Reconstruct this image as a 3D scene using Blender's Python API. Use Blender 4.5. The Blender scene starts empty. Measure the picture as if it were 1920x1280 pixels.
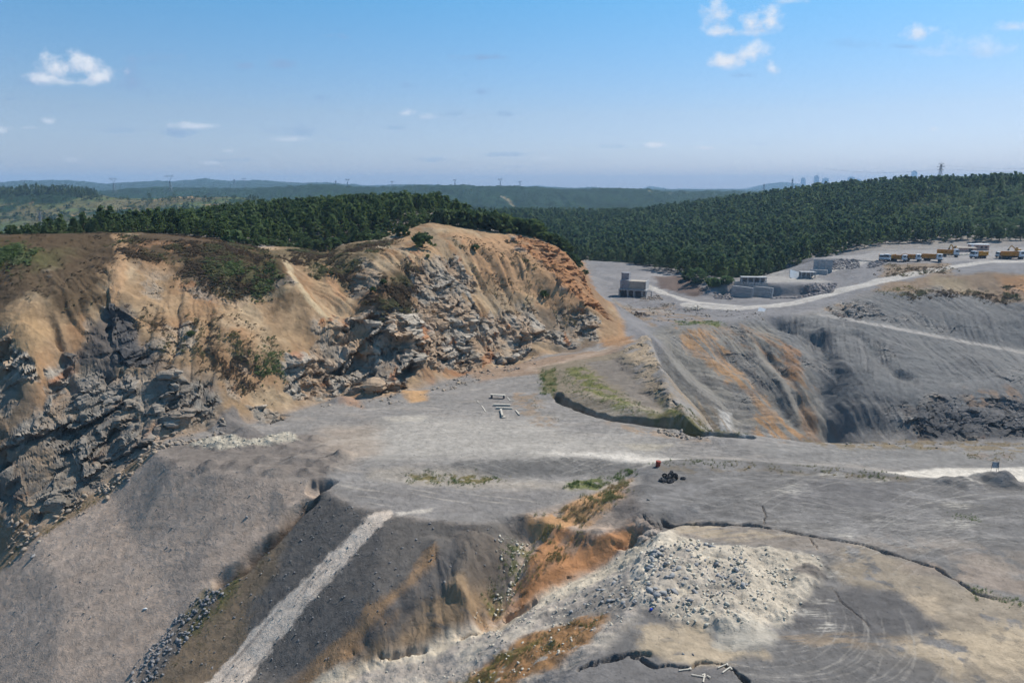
import bpy, math, os
import numpy as np
from mathutils import Vector, Matrix, geometry
import time; T0 = time.time(); _E = os.environ; Q = float(_E.get("QQ", 0.9))
RNG = np.random.default_rng(7)
C = bpy.context.scene.collection
rad = math.radians
# ------------------------------------------------------------------ camera
F = 1387.0; CZ = 55.0; PITCH = math.atan(290.0/F)
cp, sp = math.cos(PITCH), math.sin(PITCH)
cam = bpy.data.cameras.new('camera'); camo = bpy.data.objects.new('camera', cam); C.objects.link(camo)
cam.sensor_width = 36; cam.lens = 36*F/1920; cam.clip_start = 1; cam.clip_end = 60000
camo.location = (0, 0, CZ); camo.rotation_euler = (rad(90)-PITCH, 0, 0)
bpy.context.scene.camera = camo
def ray(u, v):
    X = (u-960)/F; Y = (640-v)/F
    return np.array([X, cp+Y*sp, -sp+Y*cp])
def P(u, v, z):                       # point of the photograph's ray at height z
    d = ray(u, v); t = (z-CZ)/d[2]; return (d[0]*t, d[1]*t, z)
def D(u, v, y):                       # ... at ground distance y
    d = ray(u, v); t = y/d[1]; return (d[0]*t, y, CZ+d[2]*t)
# ------------------------------------------------------------------ noise
def _h(ix, iy, iz=0, s=0):
    with np.errstate(over='ignore'):
        h = (ix.astype(np.uint32)*np.uint32(374761393) + iy.astype(np.uint32)*np.uint32(668265263)
             + np.asarray(iz).astype(np.uint32)*np.uint32(2246822519) + np.uint32((s*3266489917) & 0xffffffff))
        h = (h ^ (h >> np.uint32(13)))*np.uint32(1274126177)
        h = (h ^ (h >> np.uint32(16)))*np.uint32(2654435761)
        return h ^ (h >> np.uint32(15))
_PR = np.random.default_rng(99).permutation(2048).astype(np.int32)
_GA = np.random.default_rng(98).random(2048)*2*math.pi; _GX = np.cos(_GA).astype(np.float32)*1.5; _GY = np.sin(_GA).astype(np.float32)*1.5
def n2(x, y, s=0):                    # gradient noise, about -1..1
    x = np.asarray(x, np.float32); y = np.asarray(y, np.float32)
    x0 = np.floor(x); y0 = np.floor(y); fx = x-x0; fy = y-y0
    ix = x0.astype(np.int32)+np.int32(s*131); iy = y0.astype(np.int32)+np.int32(s*57)
    u = fx*fx*(3-2*fx); v = fy*fy*(3-2*fy)
    pa = _PR[ix & 2047]; pb = _PR[(ix+1) & 2047]
    a_ = _PR[(pa+iy) & 2047]; b_ = _PR[(pb+iy) & 2047]; c_ = _PR[(pa+iy+1) & 2047]; d_ = _PR[(pb+iy+1) & 2047]
    a = _GX[a_]*fx+_GY[a_]*fy; b = _GX[b_]*(fx-1)+_GY[b_]*fy; c = _GX[c_]*fx+_GY[c_]*(fy-1); d = _GX[d_]*(fx-1)+_GY[d_]*(fy-1)
    a = a+(b-a)*u; c = c+(d-c)*u
    return a+(c-a)*v
def fbm(x, y, o=4, s=0, g=0.5):
    r = 0; a = 1; t = 0
    for k in range(o):
        r = r+a*n2(x*2**k, y*2**k, s+k*17); t += a; a *= g
    return r/t*1.4
def n3(x, y, z, s=0):                 # value noise 3D
    x0 = np.floor(x); y0 = np.floor(y); z0 = np.floor(z)
    f = [x-x0, y-y0, z-z0]; f = [a*a*(3-2*a) for a in f]
    I = [a.astype(np.int64) for a in (x0, y0, z0)]
    r = 0
    for i in (0, 1):
        for j in (0, 1):
            for k in (0, 1):
                w = (f[0] if i else 1-f[0])*(f[1] if j else 1-f[1])*(f[2] if k else 1-f[2])
                r = r+w*(_h(I[0]+i, I[1]+j, I[2]+k, s).astype(np.float32)/4294967296.0)
    return r*2-1
def facet(p, s=0, tilt=1.0):          # chunky broken rock: constant + tilted plane per cell; also edge closeness
    f0 = np.floor(p).astype(np.int64)
    best = np.full(len(p), 9., np.float32); sec = best.copy(); val = np.zeros(len(p), np.float32)
    for i in (-1, 0, 1):
        for j in (-1, 0, 1):
            for k in (-1, 0, 1):
                c = f0+(i, j, k)
                r = [_h(c[:, 0], c[:, 1], c[:, 2], s+q).astype(np.float32)/4294967296.0 for q in range(7)]
                d = p-(c+np.stack(r[:3], 1))
                dd = (d*d).sum(1)
                v = (r[3]*2-1)+tilt*((r[4]*2-1)*d[:, 0]+(r[5]*2-1)*d[:, 1]+(r[6]*2-1)*d[:, 2])*1.6
                m = dd < best
                sec = np.where(m, best, np.minimum(sec, dd)); val = np.where(m, v, val); best = np.where(m, dd, best)
    return val, np.sqrt(sec)-np.sqrt(best)
def ss(a, b, x):
    t = np.clip((x-a)/(b-a), 0, 1); return t*t*(3-2*t)
# ------------------------------------------------------------------ terrain skeleton: break lines
def L(*pts): return [P(*p) for p in pts]
def LD(*pts): return [D(*p) for p in pts]
crest = LD((-260,440,180),(-100,440,195),(0,437,200),(120,437,212),(215,434,222),(330,447,222),(440,460,226),(500,468,240),
           (600,462,262),(700,450,275),(760,430,285),(805,413,292),(870,425,300),(930,433,305),(1000,442,308),(1050,458,305),
           (1090,500,300),(1120,545,293),(1150,590,283),(1172,625,272))
foot = L((-260,1180,-34),(-120,1110,-25),(0,1055,-18.5),(60,1000,-14),(130,960,-11),(200,905,-7),(300,822,0),(400,800,0),(470,790,0),
         (560,765,0),(620,745,0),(700,745,0),(760,735,0),(870,700,0),(930,690,0),(1000,670,0),(1100,650,.5),(1165,634,1))
mid = [L((-200,800,4),(0,830,2),(60,790,5),(130,730,8),(200,700,12),(300,690,13),(400,735,7),(440,755,4)),
       L((-200,640,18),(0,690,15),(60,650,20),(130,640,19),(215,572,26),(300,600,22)),
       L((0,600,25),(60,560,29)), L((220,500,34),(330,500,33),(440,500,32.5),(500,500,31)),
       L((0,500,35),(120,500,34.5)),
       L((440,620,19),(560,640,14),(640,640,12),(700,610,16),(800,600,15),(900,600,12),(1000,600,9)),
       L((420,560,25),(560,560,23.5),(640,530,26),(720,520,27.5)), L((770,520,26.5),(870,520,24),(900,560,18)),
       L((620,480,33),(700,475,34),(790,470,34)), L((850,450,36),(960,480,30),(1050,520,22),(1100,570,12)),
       L((600,700,5),(700,690,5),(760,670,7),(850,650,6),(960,640,3.5),(1060,615,4.5),(1110,600,7))]
behind = [[(x+2, y+22, z-(2 if x < 10 else 12)) for (x, y, z) in crest[1:-1]]]
gp = lambda a, y, z: (a*y, y, z)
pts = [gp(-.80,260,26),gp(-.80,400,14),gp(-.80,600,-5),gp(-.62,300,30),gp(-.62,400,20),gp(-.62,500,5),gp(-.62,600,0),gp(-.5,290,36),gp(-.5,360,32),gp(-.5,450,22),gp(-.5,600,5),
       gp(-.35,290,34.5),gp(-.35,330,38),gp(-.35,400,38),gp(-.35,500,28),gp(-.35,600,15),gp(-.2,320,39),gp(-.2,370,42),gp(-.2,430,41),gp(-.2,520,30),
       gp(-.2,600,20),gp(-.1,335,43.5),gp(-.1,400,42),gp(-.1,480,32),gp(-.1,600,12),gp(0,345,33),gp(0,390,25),gp(0,450,13),gp(0,520,5),gp(0,600,5),
       gp(.07,345,18),gp(.07,400,8),gp(.09,600,2),gp(.095,540,-2),gp(.2,600,5),gp(.2,520,0),gp(.31,600,12),gp(.31,480,0),gp(.3,440,-2),gp(.41,600,20),gp(.42,480,9),
       gp(.52,600,24),gp(.52,560,16),gp(.67,600,26),gp(.67,560,18),gp(.82,600,28),gp(.82,520,16),gp(.82,440,15)]
R1 = L((285,842,-.2),(330,868,0),(420,885,0),(520,900,0),(600,905,-.3))
bank_top = L((640,885,0),(740,880,0),(850,868,0),(950,860,0),(1070,857,0),(1150,860,0),(1222,866,.2))
bank_bot = L((690,903,-1),(820,891,-1.2),(950,895,-1.6),(1070,893,-1.6),(1165,885,-1.2))
R2 = L((605,915,-.6),(650,945,-1.4),(725,966,-2),(800,978,-2),(900,988,-2.2),(960,975,-2.2),(1000,960,-2.2),(1060,943,-2),(1120,923,-1.7),(1175,900,-1))
nbW = L((1225,874,1.3),(1218,900,1.2),(1185,935,.6),(1210,965,.5),(1238,990,.8))
B = L((1225,1004,-2),(1160,1045,-4.5),(1100,1080,-7.5),(1000,1130,-9.5),(940,1160,-10.3),(840,1200,-11.8),(700,1250,-14),(600,1285,-15),(450,1350,-19))
E = L((1246,998,.4),(1237,1050,.8),(1215,1110,.7),(1180,1165,.3),(1110,1225,0),(1050,1290,0),(980,1370,0))
K = L((602,924,-1.5),(540,985,-5.5),(490,1035,-9),(420,1090,-12.5),(340,1170,-17),(260,1270,-21.5),(190,1360,-26))
nb_far = L((1222,873,1.6),(1260,862,1.5),(1330,862,1.4),(1440,868,1.4),(1560,878,1.3),(1640,884,1.1),(1720,896,1),(1800,903,1),(1920,905,1.1),(2100,908,1.1))
nb_back = [(x, y+5, .1) for x, y, z in nb_far[1:]]
BE = L((1400,816,0),(1510,827,0),(1700,831,0),(1920,835,0),(2150,838,0))
BEb = [(x+1, y+9, -9) for x, y, z in BE]
Wc = L((1165,634,3.2),(1215,622,5.5),(1245,690,6),(1262,750,4.2),(1290,788,2.4),(1340,804,1.8),(1400,813,1.2))
Wcb = L((1245,640,-2.5),(1300,700,-12),(1330,745,-17),(1370,800,-24),(1440,845,-28),(1495,855,-29.5))
Wi = L((1150,668,3),(1200,722,2.4),(1245,772,1.3))
WL = L((1010,690,.2),(1040,730,.6),(1050,752,.6),(1140,784,.5),(1240,797,.4),(1330,812,.3))
Wm = L((1080,690,1.8),(1130,730,1.8),(1190,770,1.2))
PR = L((1172,598,0),(1215,606,0),(1290,612,0),(1350,602,-.5),(1430,590,0),(1520,588,0))
RM = L((1540,590,-.3),(1620,605,-3),(1700,620,-6),(1800,640,-11),(1920,662,-16),(2080,690,-22))
RMo = [(x-.5, y-5, z-.2) for x, y, z in RM[1:]]
RMi = [(x+.5, y+4, z+1.2) for x, y, z in RM[1:]]
SH = L((1560,700,-13),(1640,725,-16),(1710,745,-18.5),(1800,735,-17.5),(1920,705,-14.5),(2080,690,-15))
PL = L((1290,820,-27),(1400,830,-28.5),(1500,832,-30),(1600,832,-30),(1700,826,-28.5),(1920,815,-27),(2150,815,-27))
PL = [PL[0]]+PL[1:]
MW = L((1290,700,-13),(1380,710,-14.5),(1450,720,-16.3))
UR = L((1385,576,0),(1470,570,1),(1560,548,4),(1640,530,7),(1760,505,11),(1850,491,14),(1920,488,14.5),(2100,480,17))
URo = L((1440,580,.2),(1520,574,1),(1570,560,2.6),(1650,541,6),(1770,516,10),(1850,508,12),(1920,506,12.5),(2100,500,15))
UW = L((1600,580,-.5),(1700,585,-.8),(1800,590,-2),(1920,600,-5),(2100,610,-8))
T3f = L((1625,490,13),(1700,492,13),(1780,488,13.5),(1830,482,14))
T3l = L((1524,489,12.5),(1560,488,12.8),(1612,487,13))
T3b = L((1524,483,12.5),(1640,475,13),(1760,466,13.6),(1840,462,14),(1920,464,14.5),(2100,464,15))
T2f = L((1376,527,6),(1440,531,6),(1500,533,5.6),(1540,528,5.2))
T2b = L((1378,521,5.6),(1450,516,5.6),(1490,520,5.6))
T2ff = L((1376,554,-.8),(1440,556,-.6),(1500,556,0))
T3lf = L((1524,511,5.3),(1570,508,6.5),(1612,500,9))
Y0 = L((1140,560,-1),(1200,563,-1),(1300,571,-1),(1385,577,-.5))
Y0b = L((1140,573,-2.6),(1200,576,-2.8),(1260,582,-2.4),(1330,588,-1.6))
Y0t = L((1210,553,-1),(1260,553,-1),(1340,557,-1))
YU = L((1105,515,3),(1160,517,3.6),(1230,513,4),(1290,517,4))
YUb = L((1095,489,5),(1150,490,5),(1210,500,4.8),(1300,512,4.2))
YM = L((1130,548,-.6),(1150,530,1.6))
YR = L((1190,527,2.6),(1240,545,.4),(1300,563,-.8))
YMn = L((1230,520,4),(1280,522,4.3),(1320,548,1))
loose = [P(700,800,0),P(900,780,0),P(1100,820,0),P(800,850,0),P(1300,840,0),P(1500,850,0),P(1800,860,0),P(2100,870,0),P(600,800,0),P(450,830,0),
         P(1000,740,0),P(850,930,-1.8),P(1000,925,-1.8),P(700,930,-1.2),P(1400,930,1.2),P(1600,930,1),P(1800,980,.8),P(1500,1100,.3),P(1700,1150,.2),
         P(1900,1250,.2),P(1300,1260,.1),P(2000,1100,.6),(40,50,0),(80,50,.5),(10,50,-1),(-20,50,-20),(-60,50,-45),(-100,50,-55),(-40,80,-24),
         (-90,95,-40),(-130,100,-44),(150,50,1),(240,90,1),(300,150,1),(-260,60,-50),(-260,150,0),(-330,260,25),(10,30,-2),(-60,30,-50),(80,30,0),(0,70,-9),(-15,76,-14),
         P(950,1030,-4),P(850,1100,-6.3),P(560,1130,-12),P(700,1120,-7.3),P(780,1040,-4.2),P(870,1040,-3.6),P(430,1230,-19),P(520,1270,-17.5),
         P(250,1010,-11),P(120,1120,-18),P(400,1000,-7.5),P(500,960,-4.5),P(100,1280,-24.5),P(0,1280,-27.5),P(-120,1330,-33)]
for a in (.1,.25,.4,.6,.82): loose.append((a*222, 222, -30.5 if a > .2 else -8))
loose += [(.3*200,200,-31),(.6*200,200,-31),(.82*200,200,-31),(.82*290,290,-24),(.82*340,340,2),(.45*185,185,-22)]
loose = [p for p in loose if p != (.1*222,222,-8)]
lines = [crest,foot,R1,bank_top,bank_bot,R2,nbW,B,E,K,nb_far,nb_back,BE,BEb,Wc,Wcb,Wi,WL,Wm,PR,RM,RMo,RMi,SH,PL,MW,UR,URo,UW,T3f,T3l,T3b,T2f,T2b,T2ff,
         T3lf,Y0,Y0b,Y0t,YU,YUb,YM,YR,YMn]+mid+behind
X0, X1, Y0_, Y1_, ST = -500., 520., 28., 640., 0.6
far_rows = {}
def tab(t, u): return np.interp(u, [a for a, b in t], [b for a, b in t])
def row2z(row, y): return CZ+y*((350-row)/F*1.04)
def far_z(a, y):                      # rolling country beyond the quarry, by direction a = x/y
    a = np.asarray(a, np.float64); y = np.asarray(y, np.float64)
    u = 960+a*1417
    k = []
    z600 = tab([(-250,-5),(80,0),(250,5),(465,15),(677,20),(820,12),(960,5),(1090,2),(1250,5),(1400,12),(1550,20),(1700,24),(1920,26),(2200,28)], u)
    yr = tab([(900,1000),(1300,950),(1920,800)], u)
    r1 = tab([(900,395),(950,388),(1000,388),(1100,390),(1200,388),(1250,381),(1300,376),(1350,368),(1400,364),(1450,358),(1500,351),(1560,343),(1620,340),(1700,334),(1760,333),(1850,331),(1920,327),(2200,315)], u)
    z900 = row2z(r1, yr)-12
    z900 = np.where(u < 900, tab([(-300,-18),(100,-12),(300,0),(480,8),(700,5),(900,14)], u)-0*u, z900)
    z900 = np.where((u >= 850) & (u < 950), z900*0+14, z900)
    z1150 = tab([(-300,12),(0,12),(200,14),(350,22),(480,12),(700,-5),(900,-5),(1200,-5),(1500,20),(1900,20)], u)
    z1400 = row2z(tab([(-300,360),(0,364),(140,362),(230,371),(320,369),(420,370),(480,374),(560,395),(900,400),(1250,392),(1500,400),(1900,400)], u), 1400)
    z1900 = tab([(-300,0),(500,-6),(900,-12),(1200,-5),(1900,0)], u)
    z2600 = row2z(tab([(-300,360),(100,360),(180,357),(250,353),(350,355),(480,352),(580,349),(700,352),(820,348),(870,347),(960,350),(1100,355),(1200,357),(1260,360),(1350,358),(1500,362),(1900,360)], u), 2600)
    z3600 = tab([(-300,-10),(1900,-20)], u)
    z6000 = row2z(tab([(-300,342),(0,343.5),(100,338.5),(150,341),(200,346),(260,341),(330,342),(380,338),(500,342),(600,343.5),(700,349),(760,347),(830,348),(900,351),(1100,353),(1400,357),(1900,356)], u), 6000)
    z8000 = row2z(360+0*u, 8000)
    z11 = row2z(tab([(-300,349),(600,350),(700,348),(800,348),(900,350),(1000,349),(1080,353),(1200,355),(1220,350),(1260,355),(1400,354),(1440,345),(1465,342),(1500,346),(1540,352),(1900,352)], u), 11000)
    z15 = row2z(360+0*u, 15000)
    kn = [(600+0*u, z600), (yr, z900), (1180+0*u, z1150), (1400+0*u, z1400), (1900+0*u, z1900), (2600+0*u, z2600), (3600+0*u, z3600), (6000+0*u, z6000), (8000+0*u, z8000), (11000+0*u, z11), (15000+0*u, z15)]
    z = kn[0][1]+0*y
    for (ya, za), (yb, zb) in zip(kn, kn[1:]):
        t = np.clip((y-ya)/(yb-ya), 0, 1); t = t*t*(3-2*t)*.75+.25*t
        z = np.where(y >= ya, za+(zb-za)*t, z)
    return z
pts = [(x, y, z if y < 600 else float(far_z(x/y, 600.))) for x, y, z in pts]
for a in np.arange(-.85, .9, .06): pts.append((a*640, 640, float(far_z(a, 640.))))
V3 = []; E2 = []
def addp(p):
    for i, q in enumerate(V3):
        if abs(q[0]-p[0]) < .05 and abs(q[1]-p[1]) < .05: return i
    V3.append(tuple(map(float, p))); return len(V3)-1
for ln in lines:
    idx = [addp(p) for p in ln]
    E2 += [(a, b) for a, b in zip(idx, idx[1:]) if a != b]
for p in loose+pts: addp(p)
for p in [(X0,Y0_,-50),(X1,Y0_,0),(X0,Y1_,0),(X1,Y1_,25),(X0,250,20),(X1,250,-30),(X1,400,10)]: addp(p)
res = geometry.delaunay_2d_cdt([Vector(p[:2]) for p in V3], E2, [], 0, 1e-4)
tv = np.array([v[:] for v in res[0]]); tf = res[2]; orig = res[3]
tz = np.zeros(len(tv)); A = np.array(V3)
for i in range(len(tv)):
    if len(orig[i]): tz[i] = A[orig[i][0], 2]
    else:
        best = (1e9, 0)
        for a, b in E2:
            pa, pb = A[a], A[b]; d = pb[:2]-pa[:2]; t = np.clip(np.dot(tv[i]-pa[:2], d)/np.dot(d, d), 0, 1)
            q = pa+(pb-pa)*t; e = np.hypot(*(q[:2]-tv[i]))
            if e < best[0]: best = (e, q[2])
        tz[i] = best[1]
        print('crossing', tv[i], best)
gx = np.arange(X0, X1+.01, ST); gy = np.arange(Y0_, Y1_+.01, ST)
H = np.zeros((len(gy), len(gx)), np.float32)
for f in tf:
    for k in range(1, len(f)-1):
        t = [f[0], f[k], f[k+1]]; p = tv[t]; z = tz[t]
        i0 = max(int((p[:, 0].min()-X0)/ST), 0); i1 = min(int((p[:, 0].max()-X0)/ST)+2, len(gx))
        j0 = max(int((p[:, 1].min()-Y0_)/ST), 0); j1 = min(int((p[:, 1].max()-Y0_)/ST)+2, len(gy))
        if i1 <= i0 or j1 <= j0: continue
        gxx, gyy = np.meshgrid(gx[i0:i1], gy[j0:j1])
        det = (p[1,1]-p[2,1])*(p[0,0]-p[2,0])+(p[2,0]-p[1,0])*(p[0,1]-p[2,1])
        if abs(det) < 1e-9: continue
        w0 = ((p[1,1]-p[2,1])*(gxx-p[2,0])+(p[2,0]-p[1,0])*(gyy-p[2,1]))/det
        w1 = ((p[2,1]-p[0,1])*(gxx-p[2,0])+(p[0,0]-p[2,0])*(gyy-p[2,1]))/det
        w2 = 1-w0-w1; m = (w0 >= -1e-6) & (w1 >= -1e-6) & (w2 >= -1e-6)
        H[j0:j1, i0:i1][m] = (w0*z[0]+w1*z[1]+w2*z[2])[m]
def blur(a, n, r):
    for _ in range(n):
        for ax in (0, 1):
            b = np.copy(a)
            for k in range(1, r+1): b += np.roll(a, k, ax)+np.roll(a, -k, ax)
            a = b/(2*r+1)
    return a
Hs = blur(H, 2, 1); Hb = blur(H, 3, 4)       # crisp and rounded versions
wH = np.clip((gy[:, None]-95)/140, 0, 1)*.8      # rounder in the distance
hillm = None
H = Hs*(1-wH)+Hb*wH if False else Hs
def samp(G, x, y):
    fx = np.clip((np.asarray(x)-X0)/ST, 0, len(gx)-1.01); fy = np.clip((np.asarray(y)-Y0_)/ST, 0, len(gy)-1.01)
    i = fx.astype(int); j = fy.astype(int); a = fx-i; b = fy-j
    return (G[j,i]*(1-a)+G[j,i+1]*a)*(1-b)+(G[j+1,i]*(1-a)+G[j+1,i+1]*a)*b
def hit(u, v):
    d = ray(u, v); t = np.arange(40, 900, .35); x = d[0]*t; y = d[1]*t; z = CZ+d[2]*t
    g = samp(H, x, y); w = np.nonzero(z < g)[0]
    i = w[0] if len(w) else len(t)-1
    return (x[i], y[i], float(samp(H, x[i], y[i])))
def hp(poly): return np.array([hit(u, v)[:2] for u, v in poly])
def pdist(x, y, ln):                  # distance to a polyline, arc length along it
    best = np.full(x.shape, 1e9, np.float32); s = np.zeros(x.shape, np.float32); L0 = 0
    for a, b in zip(ln, ln[1:]):
        d = b-a; l2 = max(d@d, 1e-9); t = np.clip(((x-a[0])*d[0]+(y-a[1])*d[1])/l2, 0, 1)
        e = np.hypot(x-a[0]-t*d[0], y-a[1]-t*d[1]); m = e < best
        best = np.where(m, e, best); s = np.where(m, L0+t*math.sqrt(l2), s); L0 += math.sqrt(l2)
    return best, s
def pinside(x, y, pg):
    r = np.zeros(x.shape, bool); n = len(pg)
    for i in range(n):
        a = pg[i]; b = pg[(i+1) % n]
        c = ((a[1] > y) != (b[1] > y)) & (x < (b[0]-a[0])*(y-a[1])/(b[1]-a[1]+1e-12)+a[0]); r ^= c
    return r
def mask(x, y, poly, soft=1.5, warp=1.5, wf=.15, s=0, world=False):
    pg = np.asarray(poly) if world else hp(poly)
    m = np.zeros(x.shape, np.float32); g = soft+warp*1.6
    sel = (x > pg[:,0].min()-g) & (x < pg[:,0].max()+g) & (y > pg[:,1].min()-g) & (y < pg[:,1].max()+g)
    if not sel.any(): return m
    xx, yy = x[sel], y[sel]
    d, _ = pdist(xx, yy, np.vstack([pg, pg[:1]])); d = np.where(pinside(xx, yy, pg), -d, d)
    if warp: d = d+warp*fbm(xx*wf, yy*wf, 4, s, .6)*1.3
    m[sel] = ss(soft, -soft, d)
    return m
# ------------------------------------------------------------------ relief laid over the skeleton
crestW = np.array([p[:2] for p in crest]); prW = np.array([P(1172,598,0)[:2], P(1290,612,0)[:2], P(1430,590,0)[:2], P(1600,590,0)[:2], P(1760,580,0)[:2], P(1920,590,-3)[:2], P(2150,600,-5)[:2]])
carves = [  # (photo line, depth (+ cut, - raise), half width, sharpness)
 ([(1460,600),(1530,640),(1543,700),(1545,760),(1558,818)], 4.5, 5, 1), ([(1330,640),(1420,720),(1470,770),(1512,815)], 2, 3.5, 1),
 ([(1583,622),(1592,680),(1620,760),(1640,815)], -5, 16, 1), ([(1250,640),(1330,720),(1400,800)], 1.3, 3, 1),
 ([(1690,700),(1700,750),(1705,800)], 1.5, 4, 1), ([(1420,640),(1480,720),(1530,810)], 2.6, 2.5, 1), ([(1390,620),(1440,690),(1500,760)], -2, 5, 1),
 ([(1600,640),(1670,700),(1700,720)], 1.5, 3, 1),
 ([(985,968),(990,1000),(975,1040),(955,1085),(915,1135),(880,1165)], 3.2, 3.4, 1), ([(850,985),(845,1040),(810,1090),(740,1170)], .8, 3, 1),
 ([(820,1000),(812,1050),(760,1130),(680,1210)], -1, 2.2, 1), ([(900,995),(880,1060),(850,1130)], -1.2, 3, 1),
 ([(1205,985),(1175,1030)], 1.5, 2, 1), ([(1000,975),(1110,1010),(1190,1010)], -1.0, 1.6, 1),
 ([(598,925),(560,962),(540,980),(515,1008),(490,1030),(455,1062),(420,1086),(395,1105)], 2.4, 1.3, 2),
 ([(600,462),(615,500),(655,560),(640,610)], 2, 5, 1), ([(500,500),(560,560),(620,620),(650,640)], -3.5, 6, 1), ([(620,500),(625,540),(650,590)], -2.2, 3, 1),
 ([(230,455),(222,540),(218,570)], -1.5, 4, 1), ([(215,572),(170,660),(120,720)], -3, 9, 1), ([(90,560),(130,620),(120,690)], 3, 8, 1),
 ([(720,965),(650,1040),(570,1120),(420,1280)], -.5, 4, 1), ([(600,910),(612,906),(625,910)], 1.8, 1.6, 2), ([(575,908),(600,912),(622,908)], 1.6, 1.4, 2),
 ([(1043,738),(1050,752),(1095,770),(1140,784),(1200,793),(1270,805),(1330,813),(1385,816),(1402,817)], 2.6, 1.3, 3),
 ([(1246,985),(1300,984),(1350,983),(1400,985),(1435,988)], 1.6, .55, 3), ([(1435,988),(1490,1000),(1570,1012),(1620,1022),(1690,1045),(1760,1068),(1800,1092),(1830,1112),(1900,1135)], .7, .4, 2),
 ([(1435,988),(1436,965),(1432,950),(1408,945)], .6, .14, 2), ([(1440,982),(1465,975)], .4, .12, 2), ([(1555,1100),(1580,1130),(1620,1165),(1632,1180)], .35, .1, 2),
 ([(1520,1010),(1535,1035)], .4, .1, 2), ([(1190,1235),(1225,1250),(1290,1252),(1330,1240),(1360,1245),(1400,1275)], 1.1, .35, 3), ([(1225,1228),(1180,1226),(1120,1240),(1080,1262)], 1.2, .5, 2),
 ([(950,1140),(975,1135),(1005,1130)], 1.2, .9, 2), ([(860,1195),(905,1180),(925,1172)], 1.0, .6, 2), ([(700,1240),(730,1235),(800,1215)], 1.0, .5, 2),
]
carves = [(hp(a), b, c, d) for a, b, c, d in carves]
ramps = [(hp([(1540,590),(1620,605),(1700,620),(1800,640),(1920,662),(2050,690)]), 3.2), (hp([(1000,692),(1060,680),(1120,662),(1175,640)]), 3.), (hp([(1560,742),(1640,745),(1720,742),(1800,730),(1920,702)]), 2.5)]
ditchN = hp([(1060,738),(1110,752),(1200,776),(1280,792),(1350,803)])
heaps = [(640,856,1.7,3.2),(600,868,1.0,3),(560,862,1.1,4),(520,884,1.3,3.4),(480,880,1.0,3),(445,872,1.1,3.4),(540,842,.9,3.4),(590,846,.8,3),(395,872,1.2,2.6),(575,885,.9,2.6),
         (620,880,.9,2.4),(500,862,.9,3),(430,850,.7,3),(590,822,.7,2.5),(455,818,2.2,4.5),(610,838,.6,2.2),(1805,905,1.3,4),(1832,900,1.5,3),(1870,904,1.9,3.4),(1890,907,1.4,3),(1770,906,.8,3),
         (1500,1090,.7,2.5),(1395,1190,1.0,4.2),(700,735,.8,6),(425,800,2.0,5),(640,752,1.5,4),(1000,655,2,8),(760,740,1.2,5)]
heaps = [(hit(u, v)[0], hit(u, v)[1], h, r) for u, v, h, r in heaps]
heapR = [(1225,1010),(1260,1000),(1330,1025),(1400,1030),(1480,1035),(1535,1050),(1548,1075),(1520,1105),(1500,1140),(1478,1165),(1440,1180),(1400,1185),(1330,1185),(1240,1155),(1180,1130),(1190,1060)]
heapRw = hp(heapR)
spurW = hp([(560,1285),(700,1190),(780,1120),(830,1010),(900,1000),(960,1010),(985,1030),(960,1090),(900,1160),(840,1200),(700,1258)])
stripW = hp([(355,836),(420,822),(470,830),(540,812),(560,828),(500,838),(420,845)])
hillPoly = np.vstack([np.array([p[:2] for p in crest])+(0, 10), np.array([p[:2] for p in foot])[::-1]])
pitPoly = hp([(1215,612),(1290,616),(1430,596),(1530,592),(1600,565),(1700,540),(1780,535),(1930,530),(2000,530)]+[(2000,815),(1900,815),(1700,815),(1510,820),(1400,810),(1290,770),(1255,690)])
slopePoly = np.array([p[:2] for p in R1+R2+nbW[3:]+B+K[::-1][:0]]+[(-40,60),(-140,80)]+[p[:2] for p in foot[:7]])
rubbleS = np.vstack([np.array([p[:2] for p in B]), [(-60,60)], [(0,60)], np.array([p[:2] for p in E])[::-1]])
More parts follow.
